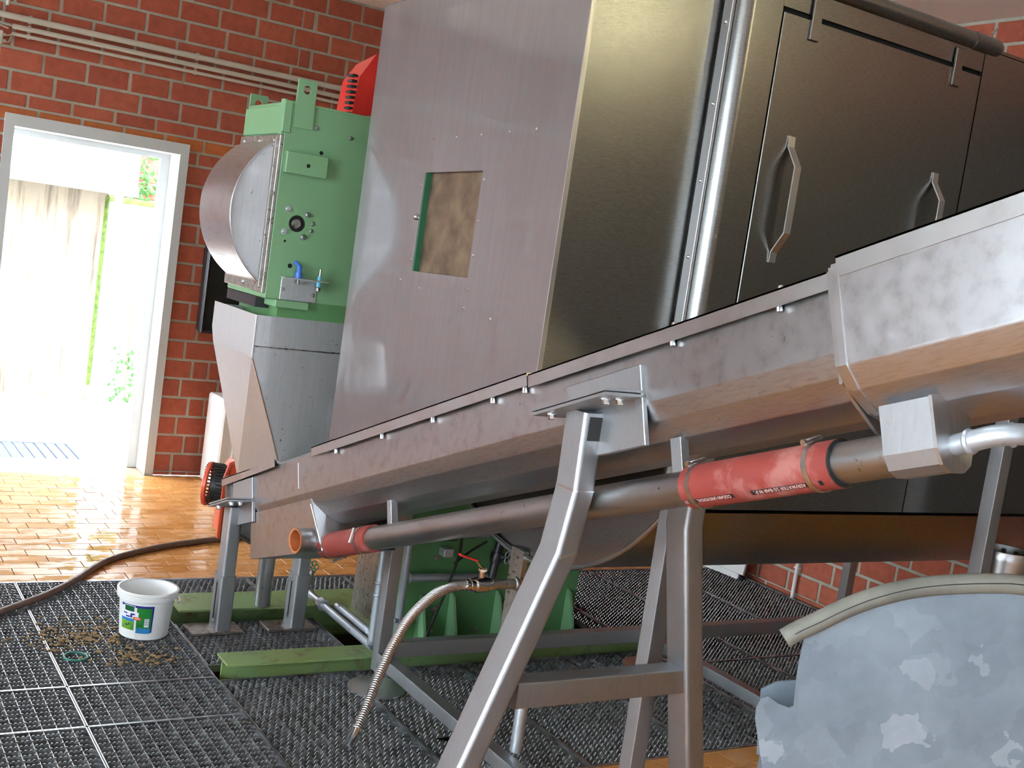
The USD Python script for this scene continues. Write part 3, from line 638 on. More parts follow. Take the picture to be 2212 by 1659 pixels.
# bottom trough sheet, end plate, front panels
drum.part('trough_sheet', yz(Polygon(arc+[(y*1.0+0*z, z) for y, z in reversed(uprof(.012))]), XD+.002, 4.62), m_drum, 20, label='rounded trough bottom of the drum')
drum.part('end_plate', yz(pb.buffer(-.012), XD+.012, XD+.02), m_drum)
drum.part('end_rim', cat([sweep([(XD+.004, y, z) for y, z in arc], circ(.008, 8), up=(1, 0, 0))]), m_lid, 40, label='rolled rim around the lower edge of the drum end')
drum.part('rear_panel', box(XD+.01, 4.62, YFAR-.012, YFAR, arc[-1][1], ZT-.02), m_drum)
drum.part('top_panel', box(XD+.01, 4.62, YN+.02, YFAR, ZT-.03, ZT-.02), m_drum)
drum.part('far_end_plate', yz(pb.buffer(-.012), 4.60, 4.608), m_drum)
# rounded front corner post, then the front: post | hatch opening | right panel
cp = [(0, 0)]+[(.035-.035*math.cos(t)-.0, -.035+.035-.035*math.sin(t)) for t in np.linspace(0, math.pi/2, 7)]
corner = Polygon([(XD, YN+.13), (XD, YN+.035)]+[(XD+.035-.035*math.cos(t), YN+.035-.035*math.sin(t)) for t in np.linspace(0.1, math.pi/2, 8)]+[(2.228, YN), (2.228, YN+.012), (XD+.036, YN+.012), (XD+.012, YN+.04), (XD+.012, YN+.13)])
def xy(poly, z0, z1): return prism(poly, (0, 0, z0), (1, 0, 0), (0, 1, 0), (0, 0, z1-z0))
drum.part('corner_post', xy(corner, arc[0][1]+.02, ZT-.02), m_drum, 40, label='rounded bright front corner of the housing')
HX0, HX1, HZ0, HZ1 = 2.231, 3.088, 1.20, 2.478
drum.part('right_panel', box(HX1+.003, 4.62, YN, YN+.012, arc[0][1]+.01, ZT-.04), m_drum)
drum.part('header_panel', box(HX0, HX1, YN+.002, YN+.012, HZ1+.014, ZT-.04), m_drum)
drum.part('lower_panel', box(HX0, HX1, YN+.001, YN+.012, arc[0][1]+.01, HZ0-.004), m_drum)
drum.part('gap_backing', box(HX0-.01, HX1+.01, YN+.02, YN+.024, HZ0-.02, ZT-.05), m_dark)  # black sheet painting the shade seen through the hatch gaps
ht = drum.part('hatch', box(HX0+.003, HX1-.003, YN-.002, YN+.010, HZ0, HZ1, .002), m_drum, label='large hatch with two bent handles')
for x in (2.352, 2.965):
    drum.part('hinge_tab', box(x-.018, x+.018, YN-.010, YN-.001, HZ1-.055, HZ1+.060, .002), m_drum, of=ht)
for x in (2.335, 2.955):
    zt_, zb_ = 2.125, 1.83
    hp = [(x, YN-.004, zt_+.03), (x, YN-.006, zt_), (x, YN-.045, zt_-.055), (x, YN-.045, zb_+.055), (x, YN-.006, zb_), (x, YN-.004, zb_-.03)]
    drum.part('handle', sweep(hp, rect(.024, .004), up=(0, -1, 0)), m_lid, of=ht)
drum.part('top_tube', cat([lathe([(0, XD-.02), (.027, XD-.02), (.027, 3.02), (.029, 3.02), (.029, 3.135), (.024, 3.15), (0, 3.152)], (0, YN+.008, ZT-.024), (1, 0, 0), 28)]), m_drum, 30, label='round tube along the top front edge of the housing')
drum.part('latch_pin', rod((3.10, YN+.0, ZT+.012), (3.12, YN-.004, ZT+.034), .003, 6), m_bolt)
# outlet chute box standing over the conveyor (bright left side sheet with a cut-out window)
XA, YA0, YA1 = 1.662, 2.523, 3.806
zb = lambda y: lidz(y, .012)
ZA = 2.508
side = Polygon([(YA0, zb(YA0)), (YA1, zb(YA1)), (YA1, ZA), (YA0, ZA)]).difference(Polygon([(2.963, 1.632), (3.328, 1.624), (3.326, 1.937), (2.960, 1.946)]))
chute = drum.part('chute_side', yz(side, XA, XA+.012), m_sheet, label='bright left side sheet of the outlet chute with a square cut-out')
drum.part('cutout_plate', box(XA+.022, XA+.03, 2.93, 3.36, 1.60, 1.97), m_rust, of=chute, label='rusty brown plate behind the cut-out')
drum.part('cutout_jamb', box(XA+.002, XA+.028, 3.3215, 3.334, 1.622, 1.94), m_greenedge, of=chute, label='dark green edge of the cut-out')
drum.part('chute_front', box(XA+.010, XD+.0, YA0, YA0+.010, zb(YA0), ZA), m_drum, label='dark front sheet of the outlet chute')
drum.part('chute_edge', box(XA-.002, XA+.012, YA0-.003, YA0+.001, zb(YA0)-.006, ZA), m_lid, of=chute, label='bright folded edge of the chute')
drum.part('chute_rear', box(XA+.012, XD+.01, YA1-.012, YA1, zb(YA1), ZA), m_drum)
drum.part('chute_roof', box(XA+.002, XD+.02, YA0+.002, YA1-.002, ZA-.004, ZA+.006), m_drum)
for y, z in ((3.30, 2.04), (3.15, 2.045), (3.00, 2.05), (2.84, 2.055), (2.70, 2.06), (2.945, 1.92), (2.945, 1.80), (2.948, 1.70), (2.95, 1.60), (3.40, 1.59), (3.26, 1.575), (3.11, 1.56), (2.96, 1.545), (2.80, 1.53), (3.345, 1.90), (3.345, 1.66)):
    drum.part('rivet', dome_rivet((XA, y, z), (-1, 0, 0), .0042), m_stained, True, of=chute)
drum.part('cutout_latch', lathe([(0, 0), (.010, 0), (.009, .012), (0, .014)], (XA, 3.338, 1.795), (-1, 0, 0), 12), m_bolt, True, of=chute)
fs = drum.part('flange_strip', box(XD-.012, XD-.001, 2.478, 2.512, 1.25, ZT-.03, .001), m_lid, label='riveted vertical flange strip beside the corner')
for z in (2.42, 2.20, 1.99, 1.78, 1.57): drum.part('rivet', dome_rivet((XD-.012, 2.495, z), (-1, 0, 0), .0055), m_bolt, True, of=fs)
# support frame of the drum
sq = rect(.05, .05, .004, 2)
def post(name, x, y, z0, z1, **k): return drum.part(name, sweep([(x, y, z0), (x, y, z1)], sq, up=(0, 1, 0)), m_tube, 25, **k)
XFL, XFR, YFN, YFF = 2.005, 3.345, 2.30, 3.84
for x, y, z1 in ((XFL, YFF, .935), (XFR, YFF, .90), (XFL, YFN, 1.12), (XFR, YFN, 1.45), (4.55, YFF, .90)):
    p = post('post', x, y, .075, z1)
    drum.part('foot_disc', lathe([(0, .001), (.112, .001), (.112, .007), (.02, .010), (0, .010)], (x, y, 0), (0, 0, 1), 40), m_lid, 30, of=p)
    drum.part('levelling_bolt', cat([rod((x, y, .008), (x, y, .08), .009, 12), lathe([(.0, .03), (.018, .03), (.018, .046), (0, .046)], (x, y, 0), (0, 0, 1), 6), lathe([(.0, .062), (.016, .062), (.016, .075), (0, .075)], (x, y, 0), (0, 0, 1), 6)]), m_bolt, of=p)
drum.part('base_rail', sweep([(XFL+.024, YFF, .158), (4.53, YFF, .158)], rect(.05, .062, .004, 2)), m_tube, 25, label='long far base rail')
drum.part('base_rail', sweep([(XFL, YFF-.024, .128), (XFL, YFN+.02, .128)], rect(.05, .05, .004, 2)), m_tube, 25)
drum.part('base_rail', sweep([(XFR, YFF-.024, .128), (XFR, YFN+.02, .128)], rect(.05, .05, .004, 2)), m_tube, 25, label='shiny wet right base rail')
drum.part('middle_leg', rod((2.06, 2.93, .15), (2.06, 2.93, .33), .02, 20), m_galv, 40)
drum.part('cross_head', sweep([(XFL, YFF, .92), (XFR, YFF, .92)], sq), m_tube, 25)
# drain plate under the drum, valve and braided hose
drum.part('drain_plate', box(2.085, 2.105, 3.085, 3.16, .33, .765), m_stained, label='rust-stained strip under the drum end')
dv = Thing('ball_valve', 'small chrome ball valve with red lever handle on a pipe under the drum', 'valve', (1.95, 3.10, .63))
vz, vy = .652, 3.10
dv.part('pipe_nipple', cat([rod((2.09, vy, vz), (1.985, vy, vz), .017, 20), ring((2.08, vy, vz), (1, 0, 0), .017, .006, 24, 8)]), m_stained, 40)
dv.part('valve_body', cat([lathe([(0, 0), (.020, 0), (.022, .006), (.022, .018), (.026, .022), (.027, .040), (.026, .060), (.022, .066), (.022, .080), (0, .080)], (1.985, vy, vz), (-1, 0, 0), 12), rod((1.945, vy, vz+.02), (1.945, vy, vz+.048), .009, 10), lathe([(0, 0), (.014, 0), (.014, .008), (0, .008)], (1.945, vy, vz+.046), (0, 0, 1), 6)]), m_chrome, 30)
lv = dv.part('lever', sweep([(1.955, vy, vz+.056), (1.935, vy, vz+.058), (1.918, vy, vz+.078), (1.905, vy, vz+.086)], rect(.018, .003), up=(0, 0, 1)), m_chrome)
dv.part('grip', sweep([(1.918, vy, vz+.082), (1.895, vy, vz+.089), (1.852, vy, vz+.102)], rect(.021, .007, .003, 2), up=(0, 0, 1)), m_red, 40, of=lv, label='red lever grip')
hp = arcpath([(1.905, 3.10, .652), (1.885, 3.10, .652), (1.83, 3.10, .645), (1.775, 3.11, .612), (1.71, 3.13, .525), (1.665, 3.16, .375), (1.635, 3.19, .205), (1.612, 3.215, .095)], 8)
bh = Thing('braided_hose', 'braided steel hose hanging in a curve from the valve down to the grating', 'hose', (1.612, 3.215, 0))
bh.part('hose', sweep(hp[6:-4], circ(.0165, 18)), m_braid, 60)
bh.part('ferrule', sweep(hp[:8], circ(.0185, 18)), m_chrome, 40)
e = unit(hp[-1]-hp[-3])
bh.part('end_ferrule', cat([rod(hp[-6], hp[-1], .0185, 18), rod(hp[-1], hp[-1]+e*.022, .0205, 6)]), m_chrome, 30)

# ================================================================ GREEN PRESS (behind the conveyor)
YG, YGB = 4.17, 4.62
gp = Thing('green_press', 'sage green press machine with round steel guard standing behind the chute', 'machine', (2.3, 4.4, 0.06))
GX0 = 1.487
gp.part('head_box', box(GX0, 2.75, YG, YGB, 1.432, 2.165, .004), m_green)
gp.part('top_edge', box(GX0-.002, 2.75, YG-.004, YG+.012, 2.160, 2.168), m_green)
gp.part('top_band', box(GX0-.012, GX0, YG+.03, YGB-.01, 2.045, 2.150, .003), m_green)
gp.part('corner_angle', cat([box(GX0-.014, GX0-.001, YG, YG+.035, 2.04, 2.172, .002), box(GX0-.012, GX0+.02, YG-.006, YG, 2.05, 2.168, .002)]), m_green)
gd = gp.part('guard_plate', box(GX0-.013, GX0, YG+.0, YGB+.01, 1.452, 2.040, .002), m_stained, label='brownish steel mounting plate of the guard')
gp.part('plate_lip', box(GX0-.030, GX0-.013, YG+.01, YGB+.01, 1.995, 2.003), m_hopper, of=gd)
for y in (YG+.05, YG+.22, YG+.40): gp.part('plate_bolt', bolt((GX0-.013, y, 2.02), (-1, 0, 0), .006, .006), m_bolt, of=gd)
for y in (YG+.03, YG+.22): gp.part('plate_bolt', bolt((GX0-.013, y, 1.475), (-1, 0, 0), .006, .006), m_bolt, of=gd)
ra = .315; th = math.acos((ra-.145)/ra); zc = 1.752
seg = [(ra*math.cos(t), ra*math.sin(t)) for t in np.linspace(-th, th, 40)]
segp = Polygon(seg); ox = GX0-.013+(ra-.145)
gp.part('guard_face', prism(segp.buffer(-.004), (ox, YG+.025, zc), (-1, 0, 0), (0, 0, 1), (0, .004, 0)), m_hopper, label='flat front of the half-round belt guard')
ringp = Polygon(seg+[((ra-.004)*math.cos(t), (ra-.004)*math.sin(t)) for t in np.linspace(th, -th, 40)])
gp.part('guard_band', prism(ringp, (ox, YG+.02, zc), (-1, 0, 0), (0, 0, 1), (0, .40, 0)), m_lid, 40, label='curved band of the half-round belt guard')
gp.part('guard_edge', sweep([(ox-ra*math.cos(t), YG+.022, zc+ra*math.sin(t)) for t in np.linspace(-th, th, 40)], circ(.004, 6), up=(0, 1, 0)), m_lid, 40)
gp.part('guard_flange', box(GX0-.024, GX0-.012, YG+.012, YG+.022, 1.475, 2.03, .001), m_stained)
# lugs, brackets, bolts and holes on the front
def lug(x, y, z0, z1, w):
    p = Polygon([(-w/2, 0), (w/2, 0), (w/2, z1-z0), (-w/2, z1-z0)]).difference(Point(0, z1-z0-.036).buffer(.016))
    return prism(p, (x, y, z0), (1, 0, 0), (0, 0, 1), (0, .012, 0))
gp.part('lifting_lug', lug(1.552, YG-.013, 2.075, 2.252, .072), m_green); gp.part('lifting_lug', lug(1.522, YGB-.02, 2.05, 2.214, .072), m_green)
gp.part('front_bracket', cat([box(1.497, 1.513, YG-.030, YG, 1.905, 1.985, .002), box(1.497, 1.660, YG-.034, YG-.028, 1.905, 1.985, .002)]), m_green)
for x, z in ((1.612, 2.088), (1.752, 2.075)): gp.part('head_bolt', bolt((x, YG, z), (0, -1, 0), .0055, .006), m_bolt)
for x, z in ((1.640, 2.0), (1.583, 1.942)): gp.part('drilled_hole', lathe([(0, .0008), (.0075, .0008)], (x, YG if x > 1.6 else YG-.034, z), (0, -1, 0), 14), m_dark)
br_ = gp.part('bearing_hole', lathe([(.026, -.02), (.026, .002), (.031, .002), (.031, -.0)], (1.578, YG, 1.725), (0, -1, 0), 28), m_dark, 30)
gp.part('bearing_face', lathe([(0, .001), (.0255, .001)], (1.578, YG, 1.725), (0, -1, 0), 24), m_dark, of=br_)
gp.part('shaft_end', lathe([(0, .004), (.017, .004), (.019, .001)], (1.576, YG, 1.724), (0, -1, 0), 20), m_stained, of=br_)
for x, z in ((1.538, 1.775), (1.618, 1.763), (1.532, 1.690), (1.610, 1.678)): gp.part('bearing_bolt', bolt((x, YG, z), (0, -1, 0), .0082, .009), m_bolt)
for x, z in ((1.643, 1.732), (1.640, 1.705)): gp.part('small_screw', bolt((x, YG, z), (0, -1, 0), .0055, .005), m_bolt)
gp.part('drilled_hole', lathe([(0, .0008), (.0045, .0008)], (1.540, YG, 1.655), (0, -1, 0), 12), m_dark)
gp.part('drilled_hole', lathe([(0, .0008), (.009, .0008)], (1.572, YG, 1.565), (0, -1, 0), 12), m_dark)
sb = gp.part('valve_shelf', cat([box(1.545, 1.690, YG-.004, YG-.0, 1.435, 1.522, .001), box(1.540, 1.716, YG-.055, YG, 1.519, 1.523)]), m_hopper, label='small steel shelf bracket with two blue valves')
for x, z in ((1.556, 1.475), (1.678, 1.463)): gp.part('shelf_screw', bolt((x, YG-.004, z), (0, -1, 0), .0055, .004), m_stained, of=sb)
gp.part('blue_cock', cat([rod((1.600, YG-.028, 1.523), (1.600, YG-.028, 1.545), .014, 16), rod((1.600, YG-.028, 1.545), (1.598, YG-.03, 1.572), .010, 14), rod((1.598, YG-.03, 1.568), (1.586, YG-.012, 1.582), .008, 12)]), m_blue, 40, of=sb)
gp.part('blue_cock', cat([rod((1.684, YG-.028, 1.500), (1.684, YG-.028, 1.519), .010, 14), rod((1.684, YG-.028, 1.524), (1.685, YG-.028, 1.540), .008, 14)]), m_lightblue, 40, of=sb)
gp.part('hose_tail', cat([rod((1.601, YG-.028, 1.518), (1.602, YG-.028, 1.500), .006, 10), rod((1.684, YG-.028, 1.497), (1.684, YG-.028, 1.484), .009, 10)]), m_darksteel, 40, of=sb)
gp.part('valve_stem', cat([rod((1.685, YG-.028, 1.54), (1.686, YG-.028, 1.566), .0045, 10)]), m_bolt, 40, of=sb)
gp.part('under_lip', box(1.525, 1.66, YG-.02, YG+.3, 1.405, 1.434, .003), m_green)
gp.part('mid_body', box(1.545, 2.75, YG+.004, YGB, 1.32, 1.434), m_greenbody)
gp.part('slot_shadow', box(1.49, 1.545, YG+.1, YGB, 1.39, 1.43), m_black)  # black block standing in for the shade in the open slot
# hopper below
hz_f = lambda y: lidz(y, .004)
zf, zk = hz_f(YG), hz_f(4.58)
t_ = .003
def plate(a, b, c, d, th=.004):
    P = [A(q, float) for q in (a, b, c, d)]; n = unit(np.cross(P[1]-P[0], P[2]-P[0]))*th
    return hull(P+[q+n for q in P])
hop = gp.part('hopper_front', prism([(1.468, 1.368), (1.470, 1.205), (1.622, zf-.01), (1.93, zf-.01), (1.95, 1.368)], (0, YG, 0), (1, 0, 0), (0, 0, 1), (0, .004, 0)), m_hopper, label='grey steel front of the hopper')
gp.part('hopper_side', plate((1.466, YG, 1.368), (1.466, YG, 1.262), (1.466, 4.69, 1.262), (1.466, 4.69, 1.368)), m_side, of=hop)
gp.part('hopper_chamfer', plate((1.466, YG, 1.262), (1.468, YG, 1.205), (1.468, 4.66, 1.205), (1.466, 4.69, 1.262)), m_side, of=hop)
gp.part('hopper_slope', plate((1.468, YG, 1.205), (1.620, YG, zf-.01), (1.610, 4.575, zk-.01), (1.468, 4.66, 1.205)), m_side, of=hop)
gp.part('hopper_weld', cat([rod((1.467, YG-.001, 1.368), (1.468, YG-.001, 1.205), .0035, 6), rod((1.468, YG-.001, 1.205), (1.621, YG-.001, zf), .0035, 6)]), m_weld, of=hop)
gp.part('hopper_fold', box(1.47, 1.95, YG-.0015, YG+.001, 1.247, 1.252), m_stained, of=hop)
gp.part('hopper_rear', prism([(1.468, 1.368), (1.468, 1.205), (1.62, zk), (1.93, zk), (1.95, 1.368)], (0, 4.57, 0), (1, 0, 0), (0, 0, 1), (0, .004, 0)), m_hopper, of=hop)
# lower body with gussets
LX0, LX1 = 2.24, 3.14
gp.part('lower_body', box(LX0, LX1, YG, 4.63, .055, 1.32, .003), m_greenbody)
gp.part('side_sheet', box(LX0-.012, LX0-.002, YG+.10, 4.62, .06, .80, .002), m_stained, label='stained steel side sheet of the press base')
gp.part('side_foot', box(LX0-.05, LX0-.002, YG+.08, 4.64, .055, .066), m_greend)
for x in (2.32, 2.47, 2.70, 2.83, 3.08):
    gp.part('gusset', prism([(0, 0), (-.085, 0), (-.085, .05), (-.03, .185), (0, .20)], (x, YG, .066), (0, 1, 0), (0, 0, 1), (.012, 0, 0)), m_green)
gp.part('base_plate', box(LX0, LX1+.03, YG-.10, YG, .054, .067, .002), m_greenbody)
for x, z in ((2.40, .19), (2.40, .10), (2.76, .20), (2.90, .20), (2.62, .09), (2.31, .75), (2.50, .71), (2.38, .42)): gp.part('body_bolt', bolt((x, YG, z), (0, -1, 0), .009, .009), m_stained)
gp.part('pipe_support', box(2.385, 2.43, YG-.05, YG, .435, .470, .002), m_hopper)
gp.part('top_wedge', cat([prism([(0, 0), (.55, .0), (.55, .16)], (1.80, 4.455, 2.165), (1, 0, 0), (0, 0, 1), (0, .02, 0)), ]), m_green)
# galvanised pipes in front of the press
pw = Thing('water_pipework', 'galvanised water pipes with green and black valves at the foot of the green press', 'pipes', (2.3, 4.1, .05))
pw.part('riser_pipe', cat([rod((2.06, 4.035, .12), (2.06, 4.035, .56), .018, 18), ring((2.06, 4.035, .36), (0, 0, 1), .017, .005, 22, 8), ring((2.06, 4.035, .31), (0, 0, 1), .017, .005, 22, 8)]), m_galv, 40)
pw.part('pit_pipe', cat([sweep(arcpath([(2.06, 4.035, .14), (2.06, 4.045, .105), (2.06, 4.10, .095), (2.06, 4.72, .095)], 5), circ(.0165, 16)), lathe([(.018, -.02), (.028, -.018), (.030, .0), (.028, .018), (.018, .02)], (2.06, 4.56, .095), (0, 1, 0), 8)]), m_galv, 40)
pw.part('pit_pipe', cat([rod((2.105, 4.10, .105), (2.105, 4.50, .105), .0175, 16), ring((2.105, 4.46, .105), (0, 1, 0), .017, .004, 20, 8), ring((2.105, 4.15, .105), (0, 1, 0), .017, .004, 20, 8)]), m_galv, 40)
gv = pw.part('gate_valve', cat([rod((2.06, 4.72, .095), (2.06, 4.80, .095), .024, 14), rod((2.06, 4.75, .095), (2.075, 4.75, .19), .012, 12)]), m_stained, 40)
pw.part('handwheel', cat([ring((2.078+.018*math.cos(t), 4.75+.004, .205+.018*math.sin(t)), (0.2, -1, .2), .011, .0028, 16, 6) for t in np.linspace(0, 2*math.pi, 6)[:-1]]), m_teal, True, of=gv, label='green clover-shaped handwheel')
pw.part('tee_pipe', cat([rod((2.205, 4.105, .11), (2.205, 4.105, .56), .0165, 18), rod((2.205, 4.105, .355), (2.60, 4.105, .350), .0175, 18), ring((2.225, 4.105, .355), (1, 0, 0), .017, .005, 20, 8), box(2.180, 2.230, 4.09, 4.165, .165, .185, .002)]), m_galv, 40)
pw.part('upper_pipe', cat([rod((2.20, 4.11, .535), (2.58, 4.11, .538), .018, 18)]), m_galv, 40)
pw.part('black_coupling', rod((2.31, 4.11, .535), (2.42, 4.11, .536), .026, 18), m_blackrub, 40)
v2_ = pw.part('black_valve', cat([rod((2.62, 4.10, .35), (2.645, 4.10, .53), .020, 12), rod((2.635, 4.10, .44), (2.665, 4.06, .45), .015, 12), lathe([(.0, -.02), (.026, -.02), (.028, 0), (.026, .02), (0, .02)], (2.632, 4.10, .44), (.1, 0, 1), 12)]), m_black, 40)
pw.part('handwheel', cat([ring((2.672+.022*math.cos(t), 4.05, .452+.022*math.sin(t)), (0.3, -1, 0), .013, .003, 16, 6) for t in np.linspace(0, 2*math.pi, 6)[:-1]]), m_galv, True, of=v2_)
single('black_cable', 'thin black cable hanging over the green press wall behind the red-handled valve', 'cable', cat([sweep(arcpath([(2.42, 4.06, .57), (2.425, 4.06, .50), (2.415, 4.06, .43), (2.40, 4.06, .37), (2.37, 4.058, .27), (2.33, 4.055, .16), (2.31, 4.05, .08)], 6), circ(.006, 8)),
       sweep(arcpath([(2.405, 4.06, .425), (2.47, 4.06, .475), (2.55, 4.062, .52)], 6), circ(.005, 8))]), m_blackrub, 40)
# green floor beams
def hbeam(x0, x1, y0, y1, z):
    w = y1-y0; c = (y0+y1)/2
    return cat([box(x0, x1, y0, y1, z-.010, z, .002), box(x0, x1, c-.006, c+.006, z-.13, z-.010), box(x0, x1, y0, y1, z-.14, z-.13)])
b1 = Thing('green_beam', 'worn green steel beam lying in the grating in front, nearest the camera', 'beam', (2.5, 4.1, -.1), 'green floor beams')
b1.part('beam', hbeam(1.472, 3.52, 4.035, 4.168, .052), m_greend)
b2 = Thing('green_beam', 'stained green steel beam behind the conveyor feet', 'beam', (2.0, 4.8, -.1), 'green floor beams')
b2.part('beam', hbeam(1.462, 3.49, 4.665, 4.895, .052), m_greend)

# red motor on top of the press
rm = Thing('top_motor', 'bright red motor cowling on top of the green press beside the tall chute', 'motor', (2.0, 4.55, 2.165))
rm.part('cowling', hull([(1.875, 4.50, 2.168), (1.895, 4.50, 2.36), (1.955, 4.50, 2.462), (2.30, 4.50, 2.50), (2.30, 4.50, 2.168), (1.905, 4.75, 2.168), (1.925, 4.75, 2.36), (1.975, 4.75, 2.44), (2.30, 4.75, 2.46), (2.30, 4.75, 2.168)]), m_red)
rm.part('cooling_fin', cat([box(1.862, 1.888, 4.502, 4.55, 2.178+.022*k, 2.188+.022*k, .002) for k in range(9)]), m_blackrub)

# ================================================================ ON THE WALLS
def cl(x, y): return x, y
ck = [('thick top conduit pipe running along the brick wall above the door', 2.690, .0185, XL+.1, 3.9), ('middle conduit pipe running along the brick wall above the door', 2.636, .0150, .962, 3.9), ('thin lowest conduit pipe running along the brick wall above the door', 2.594, .0105, .962, 3.9)]
for lab, z, r, x0, x1 in ck:
    c = Thing('conduit_pipe', lab, 'conduit', (2., YB-.03, z-r), 'conduit pipes above the door')
    c.part('pipe', rod((x0, YB-.012-r, z), (x1, YB-.012-r, z), r, 16), m_conduit, 40)
    for x in (-1.6, -.6, 1.052, 2.035, 3.02):
        if x > x0: c.part('clip', cat([box(x-.009, x+.009, YB-.014-r*1.3, YB-.0005, z-r-.004, z+r+.006, .002)]), m_conduit)
jb = Thing('junction_box', 'cream cable junction box with two short wires at the top left picture edge', 'junction box', (.89, YB-.03, 2.52))
jb.part('box', box(.80, .915, YB-.045, YB-.0005, 2.52, 2.60, .006), m_conduit)
jb.part('gland', cat([rod((.915, YB-.024, 2.578), (.928, YB-.024, 2.578), .010, 12), rod((.915, YB-.024, 2.545), (.932, YB-.024, 2.542), .011, 12)]), m_conduit, 40)
jb.part('wire', cat([sweep(arcpath([(.925, YB-.024, 2.578), (.945, YB-.024, 2.580), (.963, YB-.024, 2.592)], 5), circ(.004, 8)), sweep(arcpath([(.930, YB-.024, 2.542), (.948, YB-.024, 2.543), (.956, YB-.024, 2.565), (.963, YB-.024, 2.592)], 6), circ(.004, 8))]), m_conduit, 40)
jb.part('grey_wire', cat([sweep(arcpath([(.80, YB-.03, 2.640), (.88, YB-.03, 2.645), (.963, YB-.028, 2.636)], 5), circ(.004, 8)), sweep(arcpath([(.80, YB-.03, 2.622), (.87, YB-.03, 2.630), (.94, YB-.03, 2.618)], 5), circ(.004, 8))]), m_conduit, 40)
single('conduit_drop', 'short vertical conduit end above the junction box at the top left corner', 'conduit', rod((.925, YB-.028, 2.745), (.925, YB-.028, CEIL-.002), .0105, 14), m_conduit, 40)
single('wall_panel', 'dark blue-black plastic trough hung on the brick wall behind the half-round guard', 'wall panel', cat([box(2.225, 2.60, YB-.115, YB-.001, .968, 1.56, .02), box(2.225, 2.245, YB-.125, YB-.1, .965, 1.565, .008)]), m_black, 30)
wc = Thing('white_cabinet', 'white plastic cabinet by the back wall behind the red gear motor', 'cabinet', (2.6, 7.2, 0))
wc.part('body', box(2.345, 2.85, 7.06, 7.40, 0, .585, .012), m_white); wc.part('door', box(2.425, 2.84, 7.045, 7.06, .02, .575, .006), m_white)
# leaning board, white pipe and pot at the right wall
bd = Thing('leaning_board', 'white double-edged board leaning low against the right brick wall', 'board', (5.0, 5.2, 0))
def lean(u0, u1, w0, w1, t0, t1):
    O = A([4.955, 5.02, .002]); L = A([-.10, .99, 0]); L /= np.linalg.norm(L); Wd = unit((.20, .05, .97)); N = unit(np.cross(L, Wd))
    v, f = box(u0, u1, w0, w1, t0, t1, .002); return O+v[:, :1]*L+v[:, 1:2]*Wd+v[:, 2:]*N, f
bd.part('panel', lean(-.045, .75, .035, .55, 0, .018), m_whitepaint); bd.part('lower_strip', lean(.0, .75, .0, .05, .016, .03), m_whitepaint)
single('wall_pipe', 'thin white vertical pipe on the right brick wall beside the leaning board', 'pipe', cat([rod((XR-.022, 4.655, .0), (XR-.022, 4.655, .60), .0115, 14), box(XR-.035, XR-.0005, 4.640, 4.670, .175, .19, .002)]), m_whitepaint, 40)
pc_ = (3.50, 2.325)
pot = Thing('ribbed_housing', 'grey ribbed round housing fixed to the right frame post under the drum front', 'housing', (*pc_, .86))
pot.part('rim', lathe([(.080, .86), (.088, .865), (.092, .955), (.096, .965), (.090, .985), (.078, .985), (.076, .90), (0, .895)], (*pc_, 0), (0, 0, 1), 30), m_lid, 40)
for t in np.linspace(0, 6.28, 11)[:-1]: pot.part('rib', box(pc_[0]+.065*math.cos(t)-.006, pc_[0]+.065*math.cos(t)+.006, pc_[1]+.065*math.sin(t)-.006, pc_[1]+.065*math.sin(t)+.006, .895, .975, .002), m_blackrub)
pot.part('bracket', box(3.369, 3.415, 2.31, 2.34, .88, .96, .002), m_tube)

# ================================================================ ON THE FLOOR
bk = Thing('bucket', 'white plastic bucket with green and blue label standing on the gratings', 'bucket', (1.292, 4.56, 0))
bc = (1.292, 4.56, .001); H = .192
bk.part('body', lathe([(0, 0), (.090, 0), (.095, .004), (.108, H-.03), (.1085, H-.028), (.115, H-.028), (.1165, H-.026), (.1175, H-.004), (.1165, H), (.112, H), (.1115, H-.005), (.1055, H-.03), (.093, .008), (0, .006)], bc, (0, 0, 1), 64), m_white, 35)
bk.part('rim', cat([lathe([(.109, H-.034), (.119, H-.030), (.1195, H-.014), (.1175, H-.012)], bc, (0, 0, 1), 64), lathe([(.1175, H-.010), (.121, H-.008), (.1205, H+.001), (.113, H+.002)], bc, (0, 0, 1), 64)]), m_white, 35)
def on_bucket(w0, w1, z0, z1, lift=.0005, n=10, sl=0.):
    """rectangular print on the bucket wall between two angles (degrees, 0 = +x, growing anticlockwise)"""
    V, F = [], []
    for i, a in enumerate(np.radians(np.linspace(w0, w1, n))):
        for z in (z0, z1):
            r = .095+(z-.004)*(.013/(H-.034))+lift; V.append((bc[0]+r*math.cos(a), bc[1]+r*math.sin(a), bc[2]+z))
    for i in range(n-1): F += [(2*i, 2*i+2, 2*i+3), (2*i, 2*i+3, 2*i+1)]
    return A(V), A(F)
L0, L1 = 195., 272.
lb_ = bk.part('label', on_bucket(236, L1, .052, .136), m_skirt, label='green label with blue border')
bk.part('label_top', on_bucket(L0, L1, .136, .145, .0005), m_navy, of=lb_)
bk.part('label_edge', on_bucket(268.5, L1, .034, .145, .0006), m_navy, of=lb_)
bk.part('label_foot', on_bucket(236, 268.5, .030, .052), m_lblue, of=lb_)
bk.part('label_shield', on_bucket(206, 230, .118, .140, .0009), m_darkgreen, of=lb_)
bk.part('label_shield', on_bucket(204, 232, .116, .142, .0007), m_lwhite, of=lb_)
bk.part('label_title', on_bucket(L0, 240, .088, .1165, .0006), m_lwhite, of=lb_)
